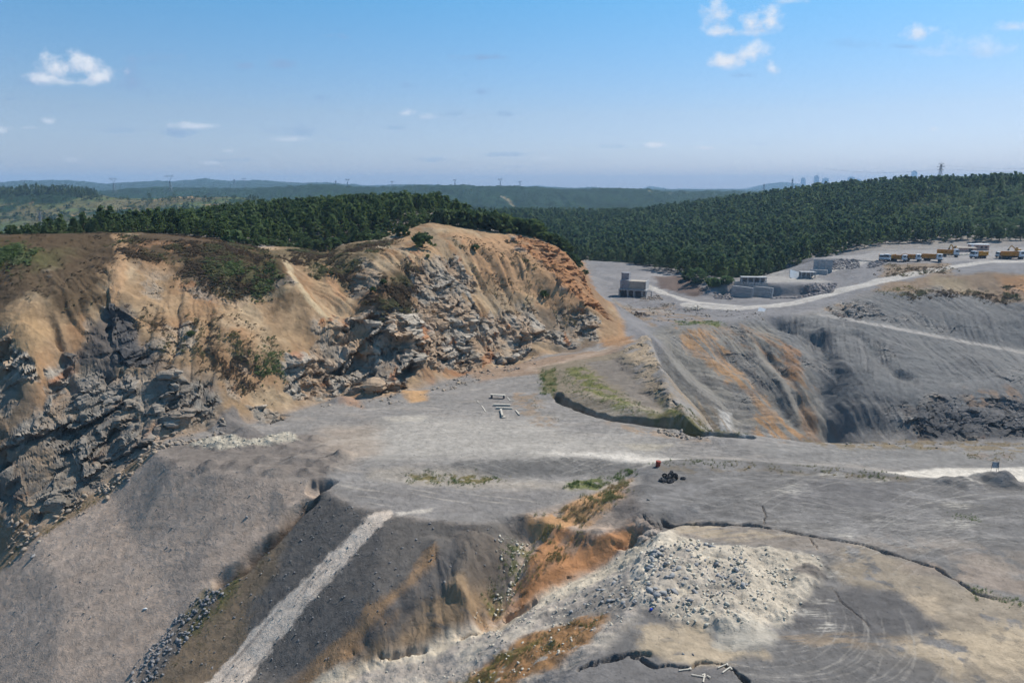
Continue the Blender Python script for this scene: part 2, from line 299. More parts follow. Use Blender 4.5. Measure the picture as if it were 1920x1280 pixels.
rock_polys = [  # photo outline, strength m, tone
 ([(-60,860),(0,830),(60,795),(130,715),(190,700),(260,705),(330,690),(390,720),(425,760),(410,798),(300,812),(200,895),(120,955),(70,975),(0,960),(-60,980)], 1.9),
 ([(-60,640),(0,635),(40,665),(60,690),(20,700),(-60,705)], 3.0),
 ([(205,568),(235,575),(250,590),(262,640),(300,690),(200,705),(130,712),(150,680),(170,640)], 1.1),
 ([(525,670),(590,650),(650,600),(720,570),(800,560),(900,580),(960,590),(1020,615),(1010,645),(960,675),(880,690),(840,695),(770,700),(740,738),(690,740),(640,735),(600,750),(560,745),(520,700)], 2.3),
 ([(772,500),(800,480),(860,485),(885,530),(880,560),(850,575),(790,565),(768,530)], 1.9),
 ([(1050,590),(1100,580),(1125,600),(1115,640),(1060,655),(1000,650),(1040,620)], 2.2),
 ([(465,765),(500,760),(545,780),(500,795),(470,792)], 1.0),
 ([(960,440),(1040,458),(1085,500),(1115,560),(1160,612),(1130,595),(1050,530),(965,465)], 1.6),
 ([(1150,664),(1210,630),(1240,690),(1258,750),(1280,785),(1240,770),(1198,725)], .6),
 ([(1700,775),(1760,742),(1860,745),(1960,730),(1960,822),(1720,824)], 1.0),
 ([(1545,575),(1600,560),(1650,575),(1665,600),(1620,602),(1560,595)], 1.3),
 ([(1660,600),(1700,590),(1710,600),(1690,610)], .8),
 ([(400,740),(430,700),(450,690),(450,760),(420,790)], .5),
 ([(960,970),(1000,965),(1000,1010),(960,1010)], .45),
 ([(1230,975),(1246,985),(1200,1040),(1160,1060),(1190,1010)], .9),
 ([(1150,562),(1260,566),(1270,580),(1160,576)], .7),
 ([(1000,985),(1110,1000),(1195,985),(1190,1015),(1100,1075),(1000,1125),(960,1140),(985,1080)], .22), ([(760,1100),(900,1000),(960,1010),(960,1090),(880,1160),(700,1250),(620,1285)], .14),
]
rock_polys = [(hp(p), a) for p, a in rock_polys]
def height(x, y, fine=True):
    x = np.asarray(x, np.float32); y = np.asarray(y, np.float32); sh = x.shape; x = x.ravel(); y = y.ravel()
    z = samp(H, x, y).astype(np.float32)
    hm = mask(x, y, hillPoly, 3, 0, world=True); pm = mask(x, y, pitPoly, 5, 0, world=True); sm = mask(x, y, slopePoly, 2.5, 0, world=True)
    rsm = mask(x, y, rubbleS, 2, .5, world=True)
    zb = samp(Hb, x, y); z = z+(zb-z)*np.clip(hm*.85+pm*.45, 0, 1)
    for ln, dep, w, sh_ in carves:
        g = w*3+2; sel = (x > ln[:,0].min()-g) & (x < ln[:,0].max()+g) & (y > ln[:,1].min()-g) & (y < ln[:,1].max()+g)
        if not sel.any(): continue
        wob = (w*.5*n2(x[sel]/w/2.5, y[sel]/w/2.5, 5) if w > .9 else .9*fbm(x[sel]/4, y[sel]/4, 5, 5, .65)); w_v = w if w > .9 else w*(.35+.9*np.clip(n2(x[sel]/2.5, y[sel]/2.5, 8)+.5, 0, 1.2))
        ox = 0 if w > .9 else .8*fbm(x[sel]/5, y[sel]/5, 5, 15, .65); oy = 0 if w > .9 else .8*fbm(x[sel]/5, y[sel]/5, 5, 16, .65)
        d, s = pdist(x[sel]+ox, y[sel]+oy, ln); d = np.abs(d*1.0+wob) if w > .9 else d; Lt = s.max()+.01
        end = ss(0, .12, s/Lt)*ss(1, .88, s/Lt) if sh_ < 3 and dep < 3.5 or dep < 0 else 1
        dd = dep*(1+.3*n2(x[sel]/w/3, y[sel]/w/3, 9))
        z[sel] -= dd*np.exp(-(d/w_v)**(2*sh_))*end
    i = np.nonzero((x > ditchN[:,0].min()-9) & (x < ditchN[:,0].max()+9) & (y > ditchN[:,1].min()-9) & (y < ditchN[:,1].max()+9))[0]
    if len(i): d, s = pdist(x[i], y[i], ditchN); z[i] += 1.3*np.exp(-(d/3.5)**2)*ss(0, 6, s)
    for hx, hy, h, r in heaps:
        sel = (np.abs(x-hx) < r*2) & (np.abs(y-hy) < r*2)
        d = np.hypot(x[sel]-hx, y[sel]-hy)/r+.18*n2(x[sel]/r*2, y[sel]/r*2, 3)
        z[sel] += h*np.clip(1-d, 0, 1)*.75+h*.25*np.exp(-d*d*3)
    for pg_, a_, b_, f_, s_ in ((heapRw, .8, .85, 5, 4), (stripW, 1.0, .6, 2.5, 6)):
        m = mask(x, y, pg_, 1.8, 1.2, .25, s_, True); i = np.nonzero(m > 0)[0]
        if len(i): z[i] += m[i]*(a_+b_*fbm(x[i]/f_, y[i]/f_, 5, 31)+.30*fbm(x[i]/1.1, y[i]/1.1, 4, 37, .7))
    # erosion rills
    i = np.nonzero(hm > .001)[0]
    if len(i):
        X, Y, h_ = x[i], y[i], hm[i]; d, s = pdist(X, Y, crestW); s = s+3*fbm(X/25, Y/25, 3, 41)
        r1 = 1-np.abs(n2(s/9, d/50, 42)); r2 = 1-np.abs(n2(s/3.5, d/30, 43)); r3 = 1-np.abs(n2(s/1.6, d/14, 44)); up = ss(14, 38, d)
        z[i] += h_*up*(-1.5*(r1**3-.35)-.8*(r2**3-.35)-.35*(r3**2-.4))+h_*(1.4*fbm(X/22, Y/22, 3, 45)+.5*fbm(X/4, Y/4, 4, 46))*ss(0, 12, d)
    i = np.nonzero(pm > .001)[0]
    if len(i):
        X, Y = x[i], y[i]; h_ = pm[i]*np.minimum.reduce([ss(w_*.8, w_*2.6, pdist(X, Y, l_)[0]) for l_, w_ in ramps]); d, s = pdist(X, Y, prW); s = s+3*fbm(X/45, Y/45, 2, 51)+d*.35
        r1 = 1-np.abs(n2(s/11, d/90, 52)); r2 = 1-np.abs(n2(s/4, d/60, 53)); r3 = 1-np.abs(n2(s/1.9, d/40, 54))
        r4 = 1-np.abs(n2(s/.9, d/9, 56)); z[i] += h_*(-.55*(r1**3-.35)-.32*(r2**4-.3)-.26*(r3**4-.3)-.28*(r4**3-.35)+1.3*fbm(X/18, Y/18, 6, 55, .5))
    i = np.nonzero(sm > .001)[0]
    if len(i):
        X, Y = x[i], y[i]; q1 = X*.61-Y*.79; q2 = -(X*.79+Y*.61)
        spm = mask(X, Y, spurW, 2., 2., .2, 3, True); sg = X*.97+Y*.25+1.5*fbm(X/6, Y/6, 3, 68); z[i] -= spm*((1-np.abs(n2(sg/2.6, Y/22, 66)))**3*.34+(1-np.abs(n2(sg/1.0, Y/12, 67)))**3*.16-.2)
        z[i] += sm[i]*(.32*fbm(q1/5, q2/22, 3, 61)+.1*fbm(q1/1.2, q2/7, 3, 62)+.05*fbm(X/1.1, Y/1.1, 4, 63))
    i = np.nonzero(rsm > .001)[0]
    if len(i):
        X, Y = x[i], y[i]; z[i] += rsm[i]*(.7*fbm((X*.61-Y*.79)/6, (X*.79+Y*.61)/12, 3, 64)+.4*fbm(X/2, Y/2, 5, 65))
    # bench floors: scraped, wheel-rutted
    fl = np.clip(1-hm-pm-sm-rsm, 0, 1)*ss(420, 300, y)
    i = np.nonzero(fl > .001)[0]
    if len(i):
        X, Y = x[i], y[i]; z[i] += fl[i]*(.16*fbm(X/9, Y/7, 4, 71)+.045*fbm(X/1.3, Y/1.0, 3, 72))
    far = ss(300, 380, y)*(1-hm)*(1-pm); i = np.nonzero(far > .001)[0]
    if len(i): X, Y = x[i], y[i]; z[i] += far[i]*(.5*fbm(X/14, Y/14, 4, 73))
    return z.reshape(sh)
# ------------------------------------------------------------------ polar grid for the quarry
nc = int(1500*Q); AM = .80
A_ = np.linspace(-AM, AM, nc)
ys = [42.]
while ys[-1] < 606:
    y = ys[-1]; k = .0020 if y < 118 else (.0016 if y < 330 else .0024)
    ys.append(y*(1+k/Q))
ys = np.array(ys); nr = len(ys)
YY, AA = np.meshgrid(ys, A_, indexing='ij'); XX = (AA*(YY+26)).ravel().astype(np.float32); YYf = YY.ravel().astype(np.float32)
print("tin", time.time()-T0); ZZ = height(XX, YYf)
co = np.stack([XX, YYf, ZZ], 1).astype(np.float32)
print("grid", nr, nc, time.time()-T0)
def normals(co):
    g = co.reshape(nr, nc, 3); dx = np.gradient(g, axis=1); dy = np.gradient(g, axis=0)
    n = np.cross(dx, dy); return (n/np.linalg.norm(n, axis=2, keepdims=True)).reshape(-1, 3)
N0 = normals(co)
rk = np.zeros(len(co), np.float32)
for pg, a in rock_polys:
    m = mask(XX, YYf, pg, 1.4, 3.0, .12, 11, True)
    br = .30+.70*ss(-.2, .1, fbm(XX/8, YYf/8, 4, 13)+.14)
    rk = np.maximum(rk, m*br*a)
print("masks", time.time()-T0)
hm = mask(XX, YYf, hillPoly, 3, 0, world=True); pm = mask(XX, YYf, pitPoly, 5, 0, world=True)
sm = mask(XX, YYf, slopePoly, 2, 0, world=True); rsm = mask(XX, YYf, rubbleS, 2, .5, world=True)
dCr, sCr = pdist(XX, YYf, crestW); d = dCr
outc = ss(.28, .6, fbm(XX/13, YYf/13, 4, 19)+.15)*hm*ss(8, 30, d)*.8       # scattered outcrops on the hill face
rk = np.maximum(rk, outc*.7)
rk = np.maximum(rk, (.13+.34*ss(.2, .5, fbm(XX/20, YYf/20, 3, 21)))*pm)
rk = np.maximum(rk, .13*hm*ss(6, 20, d))
edgec = np.ones(len(co), np.float32)
sel = np.nonzero(rk > .02)[0]
p = co[sel]; Mr = np.array([[.8, .25, -.35], [-.2, .9, .2], [.5, -.15, .95]])
pr = p@Mr.T; bd = p@np.array([-.60, .22, .77]); al_ = p@np.array([.77, .1, .60]); ac_ = p@np.array([.2, .97, -.12]); pr = np.stack([al_*.62, ac_*.8, bd*1.55], 1)+.35*np.stack([n3(p[:,0]/9, p[:,1]/9, p[:,2]/9, 13), n3(p[:,0]/9, p[:,1]/9, p[:,2]/9, 14), n3(p[:,0]/9, p[:,1]/9, p[:,2]/9, 15)], 1)*6; pr = pr+.25*np.stack([n3(p[:,0]/2, p[:,1]/2, p[:,2]/2, 3), n3(p[:,0]/2, p[:,1]/2, p[:,2]/2, 4), n3(p[:,0]/2, p[:,1]/2, p[:,2]/2, 5)], 1)*3
dsp = 0; ecl = np.ones(len(sel), np.float32); tone = 0
for sc, am in ((13., .85), (5.2, .55), (2.2, .24), (.9, .09)):
    v, e = facet(pr/sc, int(sc*10)); dsp = dsp+am*v-am*.30*ss(.05, 0, e); ecl = np.minimum(ecl, ss(0, .14, e)*.5+.5); tone = tone+v*.25
dn = N0[sel].copy(); dn[:, 2] = dn[:, 2]*.25; dn /= np.linalg.norm(dn, axis=1, keepdims=True)
co[sel] += (dn*(dsp*.85*rk[sel])[:, None]).astype(np.float32)
edgec[sel] = 1-(1-ecl)*np.clip(rk[sel], 0, 1)
rtone = np.zeros(len(co), np.float32); rtone[sel] = tone
N1 = normals(co)
# ------------------------------------------------------------------ ground colours (albedo), laid out on the ground plan
def lin(c):
    c = np.array(c)/255.; return np.where(c <= .04045, c/12.92, ((c+.055)/1.055)**2.4)
KA = np.array([.885, .80, .69])
col = np.tile(lin((148,147,149))*KA, (len(co), 1)).astype(np.float32)
def blend(c, m):
    global col
    m = np.asarray(m, np.float32)
    if isinstance(c, tuple): c = lin(c)
    c = (np.array(c)*KA).astype(np.float32); i = np.nonzero(m > .004)[0]
    col[i] += (c[None, :]-col[i])*m[i, None]
def paint(poly, c, soft=1.5, warp=1.5, wf=.15, op=1., s=0, brk=None, streak=None, world=False):
    m = mask(XX, YYf, poly, soft, warp, wf, s+100, world)*op
    if brk is not None:
        th, f = brk; k = m > 0; m[k] *= ss(th-.12, th+.12, fbm(XX[k]*f, YYf[k]*f, 4, s+7, .6))
    if streak is not None:           # broken up in stripes running along a direction (degrees), width w, length l
        an, w, l, th = streak; an = rad(an); k = m > 0
        q1 = XX[k]*math.cos(an)+YYf[k]*math.sin(an); q2 = -XX[k]*math.sin(an)+YYf[k]*math.cos(an)
        m[k] *= ss(th-.2, th+.2, fbm(q2/w, q1/l, 3, s+9, .6))
    blend(c, m)
slope = 1-N0[:, 2]
FL = lambda px: hp(px)
def mf(m, f):                          # m times f(x, y), worked out only where m is
    i = np.nonzero(m > .004)[0]; r = np.zeros(len(m), np.float32)
    if len(i): r[i] = m[i]*f(XX[i], YYf[i])
    return r
# quarry floors
blend((160,158,160), ss(.0,.5,fbm(XX/16, YYf/9, 4, 202))*.5)
blend((176,171,168), ss(.15,.5,fbm((XX*.5+YYf*.2)/6, YYf/3.5, 4, 203))*.45)
# upper yards and far tracks
paint([(1100,480),(1250,490),(1400,500),(1640,470),(1960,455),(1960,530),(1640,545),(1500,590),(1200,640),(1130,600)], (142,143,150), 5, 4, .05)
# pit walls: blue-grey shale
blend((114,117,122), pm)
blend((126,128,132), mf(pm, lambda XX, YYf: ss(-.1,.5,fbm(XX/16, YYf/16, 4, 205))*.6))
blend((100,102,108), mf(pm, lambda XX, YYf: ss(.1,.5,fbm(XX/11, YYf/11, 4, 206))*.5))
paint([(1240,615),(1430,605),(1520,700),(1560,815),(1400,810),(1290,770)], (138,136,132), 4, 5, .06, .7, 1)
paint([(1270,618),(1330,622),(1390,690),(1440,750),(1510,822),(1450,822),(1420,760),(1350,700),(1290,660)], (170,138,106), 2.0, 4.5, .2, .92, 2, streak=(-62,1.6,22,-.18))
paint([(1330,612),(1400,612),(1460,640),(1500,690),(1520,740),(1480,720),(1430,670),(1370,640)], (160,128,98), 2, 5, .2, .7, 3, streak=(-62,1.6,20,.1))
paint([(1465,650),(1500,660),(1490,720),(1470,700)], (160,122,90), 1.5, 3, .2, .7, 4)
paint([(1500,740),(1530,780),(1545,822),(1510,822),(1500,790)], (134,110,90), 1.5, 2, .2, .8, 4)
paint([(1250,700),(1310,740),(1380,810),(1330,800),(1262,745)], (158,140,116), 2, 3, .1, .6, 5, streak=(-62,2.5,30,-.1))
paint([(1350,765),(1372,765),(1412,820),(1385,822)], (188,190,194), 1, 1, .3, .9, 6, streak=(-62,1,20,-.3))
paint([(1640,535),(1760,515),(1930,515),(1960,570),(1800,552),(1700,550),(1640,545)], (148,130,112), 3, 4, .07, .9, 7)
paint([(1750,520),(1800,520),(1830,550),(1740,548)], (160,150,130), 3, 4, .07, .6, 7)
paint([(1880,520),(1960,520),(1960,560),(1880,552)], (176,138,104), 3, 4, .07, .8, 7)
paint([(1660,497),(1780,492),(1790,512),(1650,520)], (150,134,116), 2, 3, .1, .8, 7)
paint([(1820,730),(1900,720),(1930,760),(1820,765)], (158,134,114), 2, 3, .1, .6, 8, brk=(.0,.2))
paint([(1700,770),(1930,760),(1930,824),(1700,824)], (98,99,104), 2, 2, .1, .8, 9)
# bright haul roads
for ln, w in (([(1200,640),(1180,600)], 0), ([(1290,572),(1380,578),(1470,571),(1560,548),(1640,530),(1760,505),(1850,491),(1960,487)], 4.2),
              ([(1540,590),(1620,605),(1700,620),(1800,640),(1920,662),(2050,690)], 2.4), ([(1195,528),(1240,547),(1300,566),(1380,574)], 2.6),
              ([(1490,524),(1540,508),(1600,497),(1640,486)], 3.5), ([(1000,692),(1060,680),(1120,662),(1175,640)], 2.6),
              ([(1560,740),(1640,745),(1720,742),(1800,730),(1920,702)], 0)):
    if w:
        d, _ = pdist(XX, YYf, hp(ln)); blend((204,203,203) if w > 2.5 else (160,160,161), ss(w+1.0, w-1, d+.8*n2(XX/4, YYf/4, 212))*.85)
paint([(1120,515),(1180,512),(1300,516),(1250,530),(1180,528)], (160,160,166), 3, 2, .1, .8, 10)
paint([(1380,519),(1520,518),(1560,528),(1440,530)], (176,176,178), 2, 1, .1, .9, 10)
paint([(1530,484),(1640,472),(1860,463),(1930,463),(1930,488),(1640,490)], (166,166,170), 3, 2, .1, .8, 10)
paint([(1225,518),(1285,518),(1325,548),(1300,556),(1240,540)], (118,104,100), 2, 2, .1, .9, 10)
paint([(1310,520),(1370,560),(1240,500)], (110,110,80), 2, 2, .1, .4, 10)
paint([(1180,585),(1270,588),(1370,605),(1340,614),(1220,612)], (150,132,112), 3, 4, .08, .7, 11, brk=(0,.12))
paint([(1270,603),(1350,603),(1355,611),(1270,610)], (104,118,66), 1.2, 3, .15, .8, 12, brk=(-.1,.3))
# the left hill
blend((196,160,122), hm)
blend((182,136,94), mf(hm, lambda XX, YYf: ss(-.1,.45,fbm(XX/15, YYf/15, 4, 221))*.8))
blend((206,182,152), mf(hm, lambda XX, YYf: ss(.0,.5,fbm(XX/11, YYf/11, 4, 222))*.6))
blend((146,120,94), mf(hm, lambda XX, YYf: ss(.05,.4,fbm(XX/6, YYf/6, 4, 223))*.45))
dC, sC = dCr, sCr; ssn = sC+mf(hm, lambda XX, YYf: 3*fbm(XX/25, YYf/25, 3, 41))
blend((150,112,78), hm*ss(.15,.7,n2(ssn/3.2, dC/40, 224))*.55)
blend((212,186,156), hm*ss(.2,.7,n2(ssn/2.3, dC/30, 225))*.5)
paint([(215,640),(330,660),(420,700),(440,760),(400,740),(300,700),(240,690)], (150,120,90), 3, 4, .1, .7, 20)
VEG = (98,80,60)
paint([(-200,436),(0,430),(120,430),(215,428),(222,470),(218,520),(195,575),(150,600),(110,580),(60,560),(0,590),(-200,600)], VEG, 3, 5, .1, .95, 21)
paint([(228,440),(330,440),(440,450),(500,470),(535,520),(540,560),(500,565),(440,555),(390,545),(340,510),(290,495),(240,490)], VEG, 3, 6, .1, .95, 22)
paint([(500,468),(600,462),(700,452),(740,440),(700,480),(660,500),(640,530),(600,520),(560,495)], (128,112,84), 3, 5, .12, .85, 23)
paint([(640,545),(700,535),(740,500),(780,490),(790,560),(740,590),(660,570)], (134,102,74), 3, 5, .12, .8, 24)
paint([(720,520),(770,500),(775,540),(740,550)], (84,84,50), 2, 3, .12, .8, 24)
paint([(-60,465),(0,462),(70,470),(60,490),(0,498),(-60,500)], (112,120,58), 3, 4, .12, .9, 25)
paint([(60,470),(130,475),(120,500),(60,510)], (112,112,66), 3, 4, .12, .5, 25)
paint([(380,495),(450,498),(520,520),(515,550),(450,550),(400,535)], (98,100,58), 3, 4, .12, .75, 26)
paint([(250,455),(260,452),(400,460),(395,475),(260,468)], (190,140,100), 1.5, 4, .15, .6, 26, brk=(.05,.15))
for ln, w, c in (([(222,440),(226,460),(228,500),(220,540),(210,570)], 1.4, (206,162,120)), ([(530,505),(565,560),(600,600),(640,640)], 1.0, (214,190,156)),
              ([(560,560),(480,555),(465,570)], .8, (200,170,134)), ([(425,640),(445,690),(462,705),(445,730),(450,748)], .8, (204,164,124)),
              ([(612,490),(618,520),(640,560)], 1.3, (200,152,110)), ([(700,460),(750,430),(800,415)], 4.5, (192,172,150)), ([(800,430),(830,460),(850,500)], 2.5, (176,150,122))):
    d, _ = pdist(XX, YYf, hp(ln)); blend(c, ss(w+.8, w-.5, d+.8*n2(XX/3, YYf/3, 213))*.9)
paint([(0,600),(60,570),(100,600),(90,650),(60,690),(0,650)], (206,166,120), 2, 3, .12, .8, 27)
paint([(60,640),(160,600),(150,680),(110,760),(70,780)], (190,140,94), 2, 3, .12, .8, 28)
paint([(-60,700),(50,700),(75,740),(60,790),(0,830),(-60,850)], (128,112,98), 3, 2, .12, .9, 29)
paint([(640,680),(720,600),(800,610),(860,650),(880,690),(840,705),(770,700)], (172,120,82), 3, 4, .12, .8, 30)
paint([(830,440),(950,445),(1060,510),(1110,580),(1060,580),(960,540),(900,500)], (204,156,112), 3, 3, .1, .8, 31)
paint([(880,540),(960,545),(1100,620),(1080,660),(1000,660),(960,600)], (170,148,124), 3, 3, .1, .7, 32)
paint([(1000,580),(1060,580),(1130,640),(1090,660),(1030,655)], (124,112,102), 2, 3, .1, .8, 33)
paint([(940,432),(1040,445),(1100,500),(1140,570),(1172,615),(1150,605),(1080,530),(1000,475)], (166,130,100), 2, 3, .12, .9, 34)
paint([(1120,585),(1165,600),(1190,640),(1160,650),(1130,650)], (176,140,106), 2, 1, .12, .9, 35)
paint([(500,650),(530,660),(520,690),(480,690)], (96,90,58), 2, 3, .15, .6, 36)
_i = np.nonzero(hm > .01)[0]; _l = col[_i].mean(1, keepdims=True); _k = hm[_i][:, None]; col[_i] = col[_i]*(1-_k)+(_l+(col[_i]-_l)*.80)*np.array([.74, .765, .73])*_k
# steep rock faces
rkm = np.clip(rk*1.1, 0, 1)
rcol = lin((156,151,145))*KA*(1+.45*rtone[:, None]); warmr = ss(.1,.5,fbm(XX/7, YYf/7, 4, 231)+.25*(XX > -95))[:, None]; warmr = np.maximum(warmr, ss(.45,.2,rk)[:, None]*hm[:, None])
rcol = rcol*(1-warmr*.6)+lin((166,140,114))*KA*warmr*.6
rust = (ss(.38,.6,fbm(XX/5, co[:,2]/5, 4, 232))*.7)[:, None]; rcol = rcol*(1-rust)+lin((168,112,70))*KA*rust
Lk = mask(XX, YYf, [(-60,860),(0,830),(60,790),(130,710),(190,695),(260,700),(330,685),(395,715),(430,760),(410,805),(300,820),(200,905),(120,965),(70,985),(0,1000),(-60,1040)], 3, 3, .12, 5)[:, None]; rcol = rcol*(1-Lk)+(rcol*.25+lin((118,116,114))*KA*(1+.45*rtone[:, None])*.75)*Lk
darkr = mask(XX, YYf, [(205,568),(235,575),(250,590),(262,640),(300,690),(200,705),(130,712),(150,680),(170,640)], 1.5, 2, .15, 3)
darkr = np.maximum(darkr, mask(XX, YYf, [(1700,775),(1760,742),(1860,745),(1960,730),(1960,822),(1720,824)], 2, 2, .1, 3))[:, None]
rcol = rcol*(1-darkr)+lin((96,97,101))*KA*(1+.3*rtone[:, None])*darkr
orr = (mask(XX, YYf, [(940,430),(1045,450),(1105,500),(1135,560),(1175,620),(1130,600),(1050,530),(965,465)], 2, 1, .15, 3))[:, None]
rcol = rcol*(1-orr)+lin((160,122,92))*KA*(1+.3*rtone[:, None])*orr
crr = mask(XX, YYf, [(1150,664),(1210,626),(1244,690),(1262,750),(1290,790),(1240,772),(1195,725)], 1, 1, .15, 3)[:, None]
rcol = rcol*(1-crr)+lin((190,170,142))*KA*(1+.3*rtone[:, None])*crr
pmr = (pm*(1-darkr[:,0]))[:, None]; rcol = rcol*(1-pmr*.8)+lin((124,127,132))*KA*(1+.25*rtone[:, None])*pmr*.8
nearr = mask(XX, YYf, [(940,960),(1260,960),(1240,1020),(1160,1070),(940,1010)], 1, 1, .15, 3)[:, None]
rcol = rcol*(1-nearr)+lin((92,92,96))*KA*(1+.3*rtone[:, None])*nearr
m = np.clip(np.maximum(rkm*ss(.0,.35,rk), Lk[:, 0]*.8*ss(-.5, -.1, fbm(XX/6, YYf/6, 3, 236))), 0, 1)[:, None]; col = col*(1-m)+np.maximum(rcol, .02)*m
paint([(205,568),(240,572),(262,640),(300,690),(200,705),(130,712),(110,730),(150,680),(170,640)], (94,94,97), 1.5, 2, .15, .8, 37)
# waste tip slopes
blend((164,155,149), sm)
q1 = XX*.61-YYf*.79; q2 = -(XX*.79+YYf*.61)
blend((152,146,143), mf(sm, lambda XX, YYf: ss(-.1,.5,fbm((XX*.61-YYf*.79)/7, (XX*.79+YYf*.61)/24, 3, 241))*.7))
blend((170,162,157), mf(sm, lambda XX, YYf: ss(.1,.5,fbm((XX*.61-YYf*.79)/3, (XX*.79+YYf*.61)/20, 3, 242))*.6))
DK = [(602,920),(640,940),(725,964),(800,976),(900,985),(985,970),(975,1020),(960,1080),(900,1150),(840,1200),(700,1255),(560,1330),(200,1360),(260,1270),(340,1170),(420,1090),(490,1035),(540,985)]
paint(DK, (104,102,102), 1.2, 1.0, .2, .97, 38)
paint([(300,1250),(400,1120),(470,1060),(520,1010),(520,1060),(480,1120),(470,1200),(400,1290),(250,1290)], (132,117,100), 2, 2.5, .2, .85, 39)
paint([(330,1180),(420,1090),(500,1020),(500,1040),(440,1110),(370,1190)], (104,100,68), 1.2, 2, .25, .8, 40, brk=(-.1,.4))
paint([(535,1290),(600,1230),(680,1160),(740,1110),(790,1060),(815,1030),(825,1050),(800,1090),(740,1150),(700,1195),(640,1250),(600,1290)], (152,126,100), 1.2, 1.6, .25, .85, 41)
paint([(600,1290),(700,1220),(780,1160),(840,1100),(880,1060),(930,1080),(960,1100),(930,1150),(840,1200),(700,1258),(600,1300)], (152,132,110), 1.5, 2, .2, .9, 42, streak=(-10,1.4,6,-.35))
paint([(850,985),(885,990),(872,1030),(840,1085),(770,1140),(690,1205),(675,1200),(760,1110),(815,1060),(838,1020)], (100,99,101), .8, .9, .25, .95, 94)
paint([(860,1000),(960,1000),(960,1060),(900,1090),(870,1060)], (116,109,104), 1.5, 2, .2, .8, 43)
paint([(1000,975),(1090,935),(1180,900),(1170,935),(1100,985),(1010,1000)], (176,144,110), 1.2, 1.5, .25, .9, 44, brk=(-.45,.3))
paint([(990,1030),(1050,995),(1100,1020),(1190,975),(1200,1010),(1160,1045),(1100,1080),(1000,1130),(950,1150),(960,1100),(985,1060)], (162,124,92), 1.2, 1.5, .25, .95, 45)
paint([(985,1080),(1080,1010),(1170,990),(1110,1020),(1040,1060)], (108,104,102), 1, 1.5, .25, .75, 45, streak=(60,1.5,8,-.1))
paint([(1165,920),(1215,900),(1240,940),(1240,990),(1190,975),(1150,965)], (112,111,113), 1.5, 1.5, .25, .9, 46)
paint([(940,1050),(960,1000),(1000,990),(1000,1040),(970,1085),(930,1130),(900,1150)], (98,104,62), .8, 1.5, .3, .6, 47, brk=(0,.5))
ST1 = hp([(720,965),(650,1040),(570,1120),(490,1205),(420,1285),(360,1350)])
d, s = pdist(XX, YYf, ST1); wd = 1.5+s*.068+.5*fbm(s/3, s*0, 3, 218)
m = ss(wd+.5, wd-.5, d+1.0*mf(ss(12, 8, d), lambda XX, YYf: fbm(XX/1.6, YYf/1.6, 4, 214, .65))); blend((216,205,196), m*.95)
blend((150,142,138), m*ss(.1,.5,n2((XX*.7-YYf*.7)*1.1, (XX+YYf)/14, 215))*.7)
paint([(285,840),(600,905),(560,925),(420,900),(330,880),(300,930),(200,1040),(250,960)], (156,148,143), 1.5, 1.5, .2, .6, 48)
paint([(300,830),(280,860),(120,980),(0,1075),(-50,1110),(-50,1080),(0,1055),(120,965),(200,905)], (134,120,100), 1, 1.2, .2, .85, 49)
paint([(300,838),(420,820),(600,815),(660,850),(625,885),(600,905),(420,885),(330,868)], (132,126,124), 1.5, 1.5, .2, .9, 50)
paint([(355,836),(420,822),(470,832),(540,812),(560,828),(500,838),(420,845)], (196,192,182), .8, .8, .3, .95, 51)
paint([(410,800),(440,770),(470,800),(495,815),(460,830),(420,820)], (124,122,124), .8, .8, .3, .95, 52)
# main floor marks
paint([(640,830),(760,780),(960,790),(1200,830),(1250,862),(1050,850),(850,862),(700,865)], (192,190,188), 5, 3, .08, .6, 53)
paint([(600,800),(700,790),(720,850),(650,870),(610,840)], (176,164,154), 4, 3, .1, .7, 54)
paint([(1000,850),(1080,846),(1240,856),(1330,868),(1240,872),(1150,862)], (236,233,230), 1.5, 1, .15, .85, 55)
paint([(1160,833),(1260,834),(1240,845),(1190,845)], (202,196,184), 1.2, 1, .2, .7, 55)
paint([(720,782),(800,778),(790,790),(730,790)], (200,196,190), 1, 1, .2, .6, 55)
paint([(960,735),(1010,740),(1010,770),(1060,800),(1010,800),(965,760)], (166,146,126), 1.5, 2, .2, .7, 56, brk=(-.05,.35))
paint([(1140,790),(1250,812),(1330,825),(1200,818)], (172,150,130), 1.2, 1.5, .2, .7, 57, brk=(-.1,.35))
paint([(750,735),(800,733),(800,750),(770,755)], (206,166,120), 1.2, 1, .2, .8, 58)
paint([(630,745),(670,745),(680,765),(640,758)], (180,140,110), 1.2, 1, .2, .6, 58)
paint([(880,700),(1010,672),(1180,640),(1150,665),(1010,700),(900,715)], (166,140,118), 2, 2, .15, .7, 59)
paint([(850,866),(1070,857),(1220,868),(1165,888),(950,893),(820,888)], (122,122,124), 1.2, .8, .2, .9, 60)
paint([(700,880),(860,875),(950,900),(1140,905),(1180,890),(1160,915),(980,915),(800,912),(690,895)], (178,172,166), 1.5, 1.2, .2, .8, 61)
paint([(760,890),(850,892),(950,897),(900,906),(780,904)], (120,112,72), .8, 1.6, .4, .9, 62, brk=(-.1,.5))
paint([(1060,905),(1130,898),(1120,918),(1070,918)], (112,122,66), .8, 1.2, .4, .85, 63, brk=(-.3,.5))
paint([(620,925),(760,910),(900,925),(1050,920),(1000,955),(800,972),(700,955)], (140,139,142), 2, 1.5, .2, .7, 64)
paint([(740,960),(815,952),(810,960),(745,966)], (206,202,198), .5, .5, .4, .9, 64)
tr = n2((XX*.25+YYf*.97)*1.1, (XX*.97-YYf*.25)/14, 216); blend((186,182,178), ss(.35,.6,tr)*mask(XX, YYf, [(620,900),(1100,895),(1000,960),(700,950)], 2, 1)*.6)
